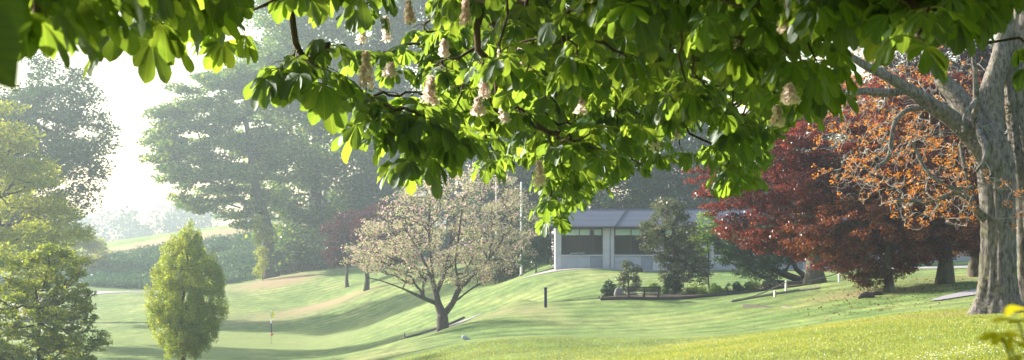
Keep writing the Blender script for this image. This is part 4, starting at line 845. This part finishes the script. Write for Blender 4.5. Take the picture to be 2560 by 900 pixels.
    for j in np.argsort(dmin):
        v = NN[:k] - P3[j]; d = np.linalg.norm(v, axis=1); pen = np.where(v[:, 2] < -.12, 1.2 * (-v[:, 2]), 0)   # prefer nodes above: twigs hang
        pen[:3] += 6; q = int(np.argmin(d + .22 * CC[:k] + pen)); NN[k] = P3[j]; CC[k] = CC[q] + d[q]; par.append(q); idx_of[j] = k; k += 1
    mb = MB(); branch_mesh(mb, NN, par, nr, .0045, None, rs, rootr=rr, k=6, expo=2.3, sag=.10, jit=.10, kroot=18)
    mb.build('trunk', M['bark_chest'], root, smooth=True, off=base)
    V, Q, UV, pet = [], [], [], MB()
    for j in range(n):
        c = P3[j]; pn = NN[par[idx_of[j]]]; td = c - pn; td /= np.linalg.norm(td) + 1e-9; ph = rs.uniform(0, 6.28)
        for i in range(NL[j]):
            a = ph + i * 6.283 / NL[j] + rs.normal() * .25; el = rs.uniform(-.55, .35)
            o = np.array([math.cos(a), math.sin(a), el]) + td * .35; o /= np.linalg.norm(o); lp = SZ[j] * rs.uniform(.45, .85)
            at = c + o * lp + np.array([0, 0, -.25 * lp]); pet.tube([c, c + o * lp * .55, at], [.0028, .0022, .0018], 4, cap=False)
            if j >= nvis: palm_n = 5
            else: palm_n = None
            d = o.copy(); d[2] -= rs.uniform(.5, 1.6); palmate(at, d, SZ[j] * rs.uniform(.82, 1.15), rs, V, Q, UV, droop=rs.uniform(.3, 1.1), nl=palm_n)
    # large out-of-focus leaves close to the lens, upper left
    for (px, py, Yq, sz, dx, dz) in [(-250,-330,.9,.16,.1,-1),(-215,-230,.95,.14,.0,-1),(165,40,1.3,.05,.7,-1),(-200,-420,1.0,.17,.1,-1),(-260,-120,.9,.13,0,-1),(60,-330,1.5,.11,0.05,-1)]:
        c = np.array(P(px, py, Yq)); d = np.array([dx, .05, dz]); palmate(c, d, sz, rs, V, Q, UV, droop=.2, nl=5)
    mesh_np('crown', np.array(V), np.array(Q), M['chestnut'], root, smooth=True, off=base, uv=UV)
    n = 7000; c = np.column_stack([rs.uniform(-5.5, 10, n), rs.uniform(-6, 12, n), rs.uniform(1.0, 6.0, n)])  # unseen leaf clumps added overhead to block sun and sky
    keep = (c[:, 2] > .20 * np.maximum(c[:, 1], 0) + .85 + np.where(c[:, 0] < 0, .25, 0)) & (c[:, 2] < 5.2 - .12 * np.abs(c[:, 0] - 3)) & ~((c[:, 0] > 3.5) & (c[:, 2] < 1.6))
    left = np.column_stack([rs.uniform(-4.2, -1.3, 160), rs.uniform(.3, 2.3, 160), rs.uniform(.3, 1.9, 160)]); left = left[left[:, 0] < -.42 * left[:, 1] - .35]  # more unseen clumps, added at left to keep sun off the near leaves
    keepc = np.vstack([c[keep], left])
    lp, _ = clumps(keepc, 34, .38, rs, .7); V2, F2 = leaf_quads(lp, .17, rs, .5, .3); mesh_np('unseen_shade_crown', V2, F2, M['chestnut'], root, off=base)
    pet.build('leaf_stalks', M['petiole'], root, off=base)
    for (px, py, Yq, h) in [(915,175,7.2,.17),(965,72,9.3,.15),(1023,30,9.6,.13),(905,85,9.3,.11),(975,175,7.3,.06),(1075,225,8,.13),(1110,120,9.8,.10),(1250,155,9.8,.14),(1210,210,9.6,.16),(1165,30,9.4,.14),(1488,22,6.4,.15),(1328,50,9.5,.09),(1452,255,9.6,.13),(1440,210,10,.12),(1310,180,9.8,.12),
            (1848,118,6.8,.05),(1943,290,8.4,.10),(1258,280,10,.13),(1195,265,8.6,.08),(1350,435,9.2,.14),(1690,330,11,.10),(1640,350,11,.13),(1975,30,5.2,.14),(1805,395,11,.08),(1725,230,11,.08),(1975,235,7,.07),(1310,110,10,.1),(1870,345,11,.09)]:
        Yn = Yq - (.9 if px < 1000 or Yq < 7 else 2.3); c = P(px, py, Yn); s_ = Yq / 8.5; h = h * (Yn / Yq) ** .5; fm = []; n_f = int(70 + 900 * h)
        t = rs.uniform(-.5, .5, n_f); a = rs.uniform(0, 6.28, n_f); r0 = (.037 * (1 - (t + .5) * .72) * min(1.2, .6 + h * 3)) * rs.uniform(.3, 1, n_f) * (1 if h > .1 else 1.1)
        ax = rs.normal(size=2) * .10; pts = np.column_stack([c.x + r0 * np.cos(a) + ax[0] * t * h, c.y + r0 * np.sin(a) + ax[1] * t * h, c.z + t * h]); V2, F2 = leaf_quads(pts, .024, rs, .95, 0, .1)
        o = mesh_np('flower_spike', V2, F2, M['petal'], root, off=base)
        st = MB(); st.tube([c + Vector((-ax[0] * h * .5, -ax[1] * h * .5, -h * .62)), c + Vector((ax[0] * h * .4, ax[1] * h * .4, h * .4))], [.004, .002], 5); st.build('stalk', M['petiole'], o, off=base)
chestnut()
# blurred yellow-green maple spray close to the lens, lower right
def near_spray():
    rs = rng(303); b = Vector((.78, 1.85, gz1(.78, 1.85))); root = empty('young_maple', b, 'out-of-focus yellow-green leaves of a young maple in the lower right corner', 'tree')
    V, Q, UV = [], [], []; mb = MB(); mb.tube([tuple(b), (.77, 1.85, -1.0), (.75, 1.84, -.5), (.72, 1.83, -.2)], [.012, .009, .006, .003], 7)
    for px, py, Yq in [(2575,775,1.8),(2545,800,1.75),(2520,850,1.75),(2570,850,1.8),(2545,890,1.8),(2600,790,1.9),(2590,900,1.8),(2620,860,1.85),(2640,740,1.9),(2500,835,1.72)]:
        c = np.array(P(px, py, Yq)); mb.tube([(.75, 1.84, -.5), tuple((c + np.array([.74, 1.84, -.35])) / 2), tuple(c)], [.003, .002, .0015], 5)
        palmate(c, np.array([rs.uniform(-.9, -.3), rs.normal() * .3, rs.uniform(-.5, .2)]), .034, rs, V, Q, UV, droop=.4, nl=5)
        palmate(c, np.array([rs.uniform(.1, .9), rs.normal() * .3, rs.uniform(-.6, .3)]), .03, rs, V, Q, UV, droop=.4, nl=5)
    mb.build('trunk', M['petiole'], root, smooth=True, off=b); mesh_np('crown', np.array(V), np.array(Q), M['maple_near'], root, smooth=True, off=b, uv=UV)
near_spray()

# ---------------------------------------------------------------- haze: one closed box of even air
hb = MB(); hb.box(-900, 900, -60, 620, -14, 62)
m, N, L = new_mat('haze_air'); pv = N.new('ShaderNodeVolumePrincipled'); pv.inputs['Color'].default_value = (.70, .87, 1, 1); pv.inputs['Density'].default_value = .0009; pv.inputs['Anisotropy'].default_value = .55
o = N.new('ShaderNodeOutputMaterial'); L.new(pv.outputs[0], o.inputs['Volume'])
hz = hb.build('haze', m); tag(hz, kind='stuff'); hz['label'] = 'pale bluish haze hanging over the far trees and the valley'; hz['category'] = 'haze'
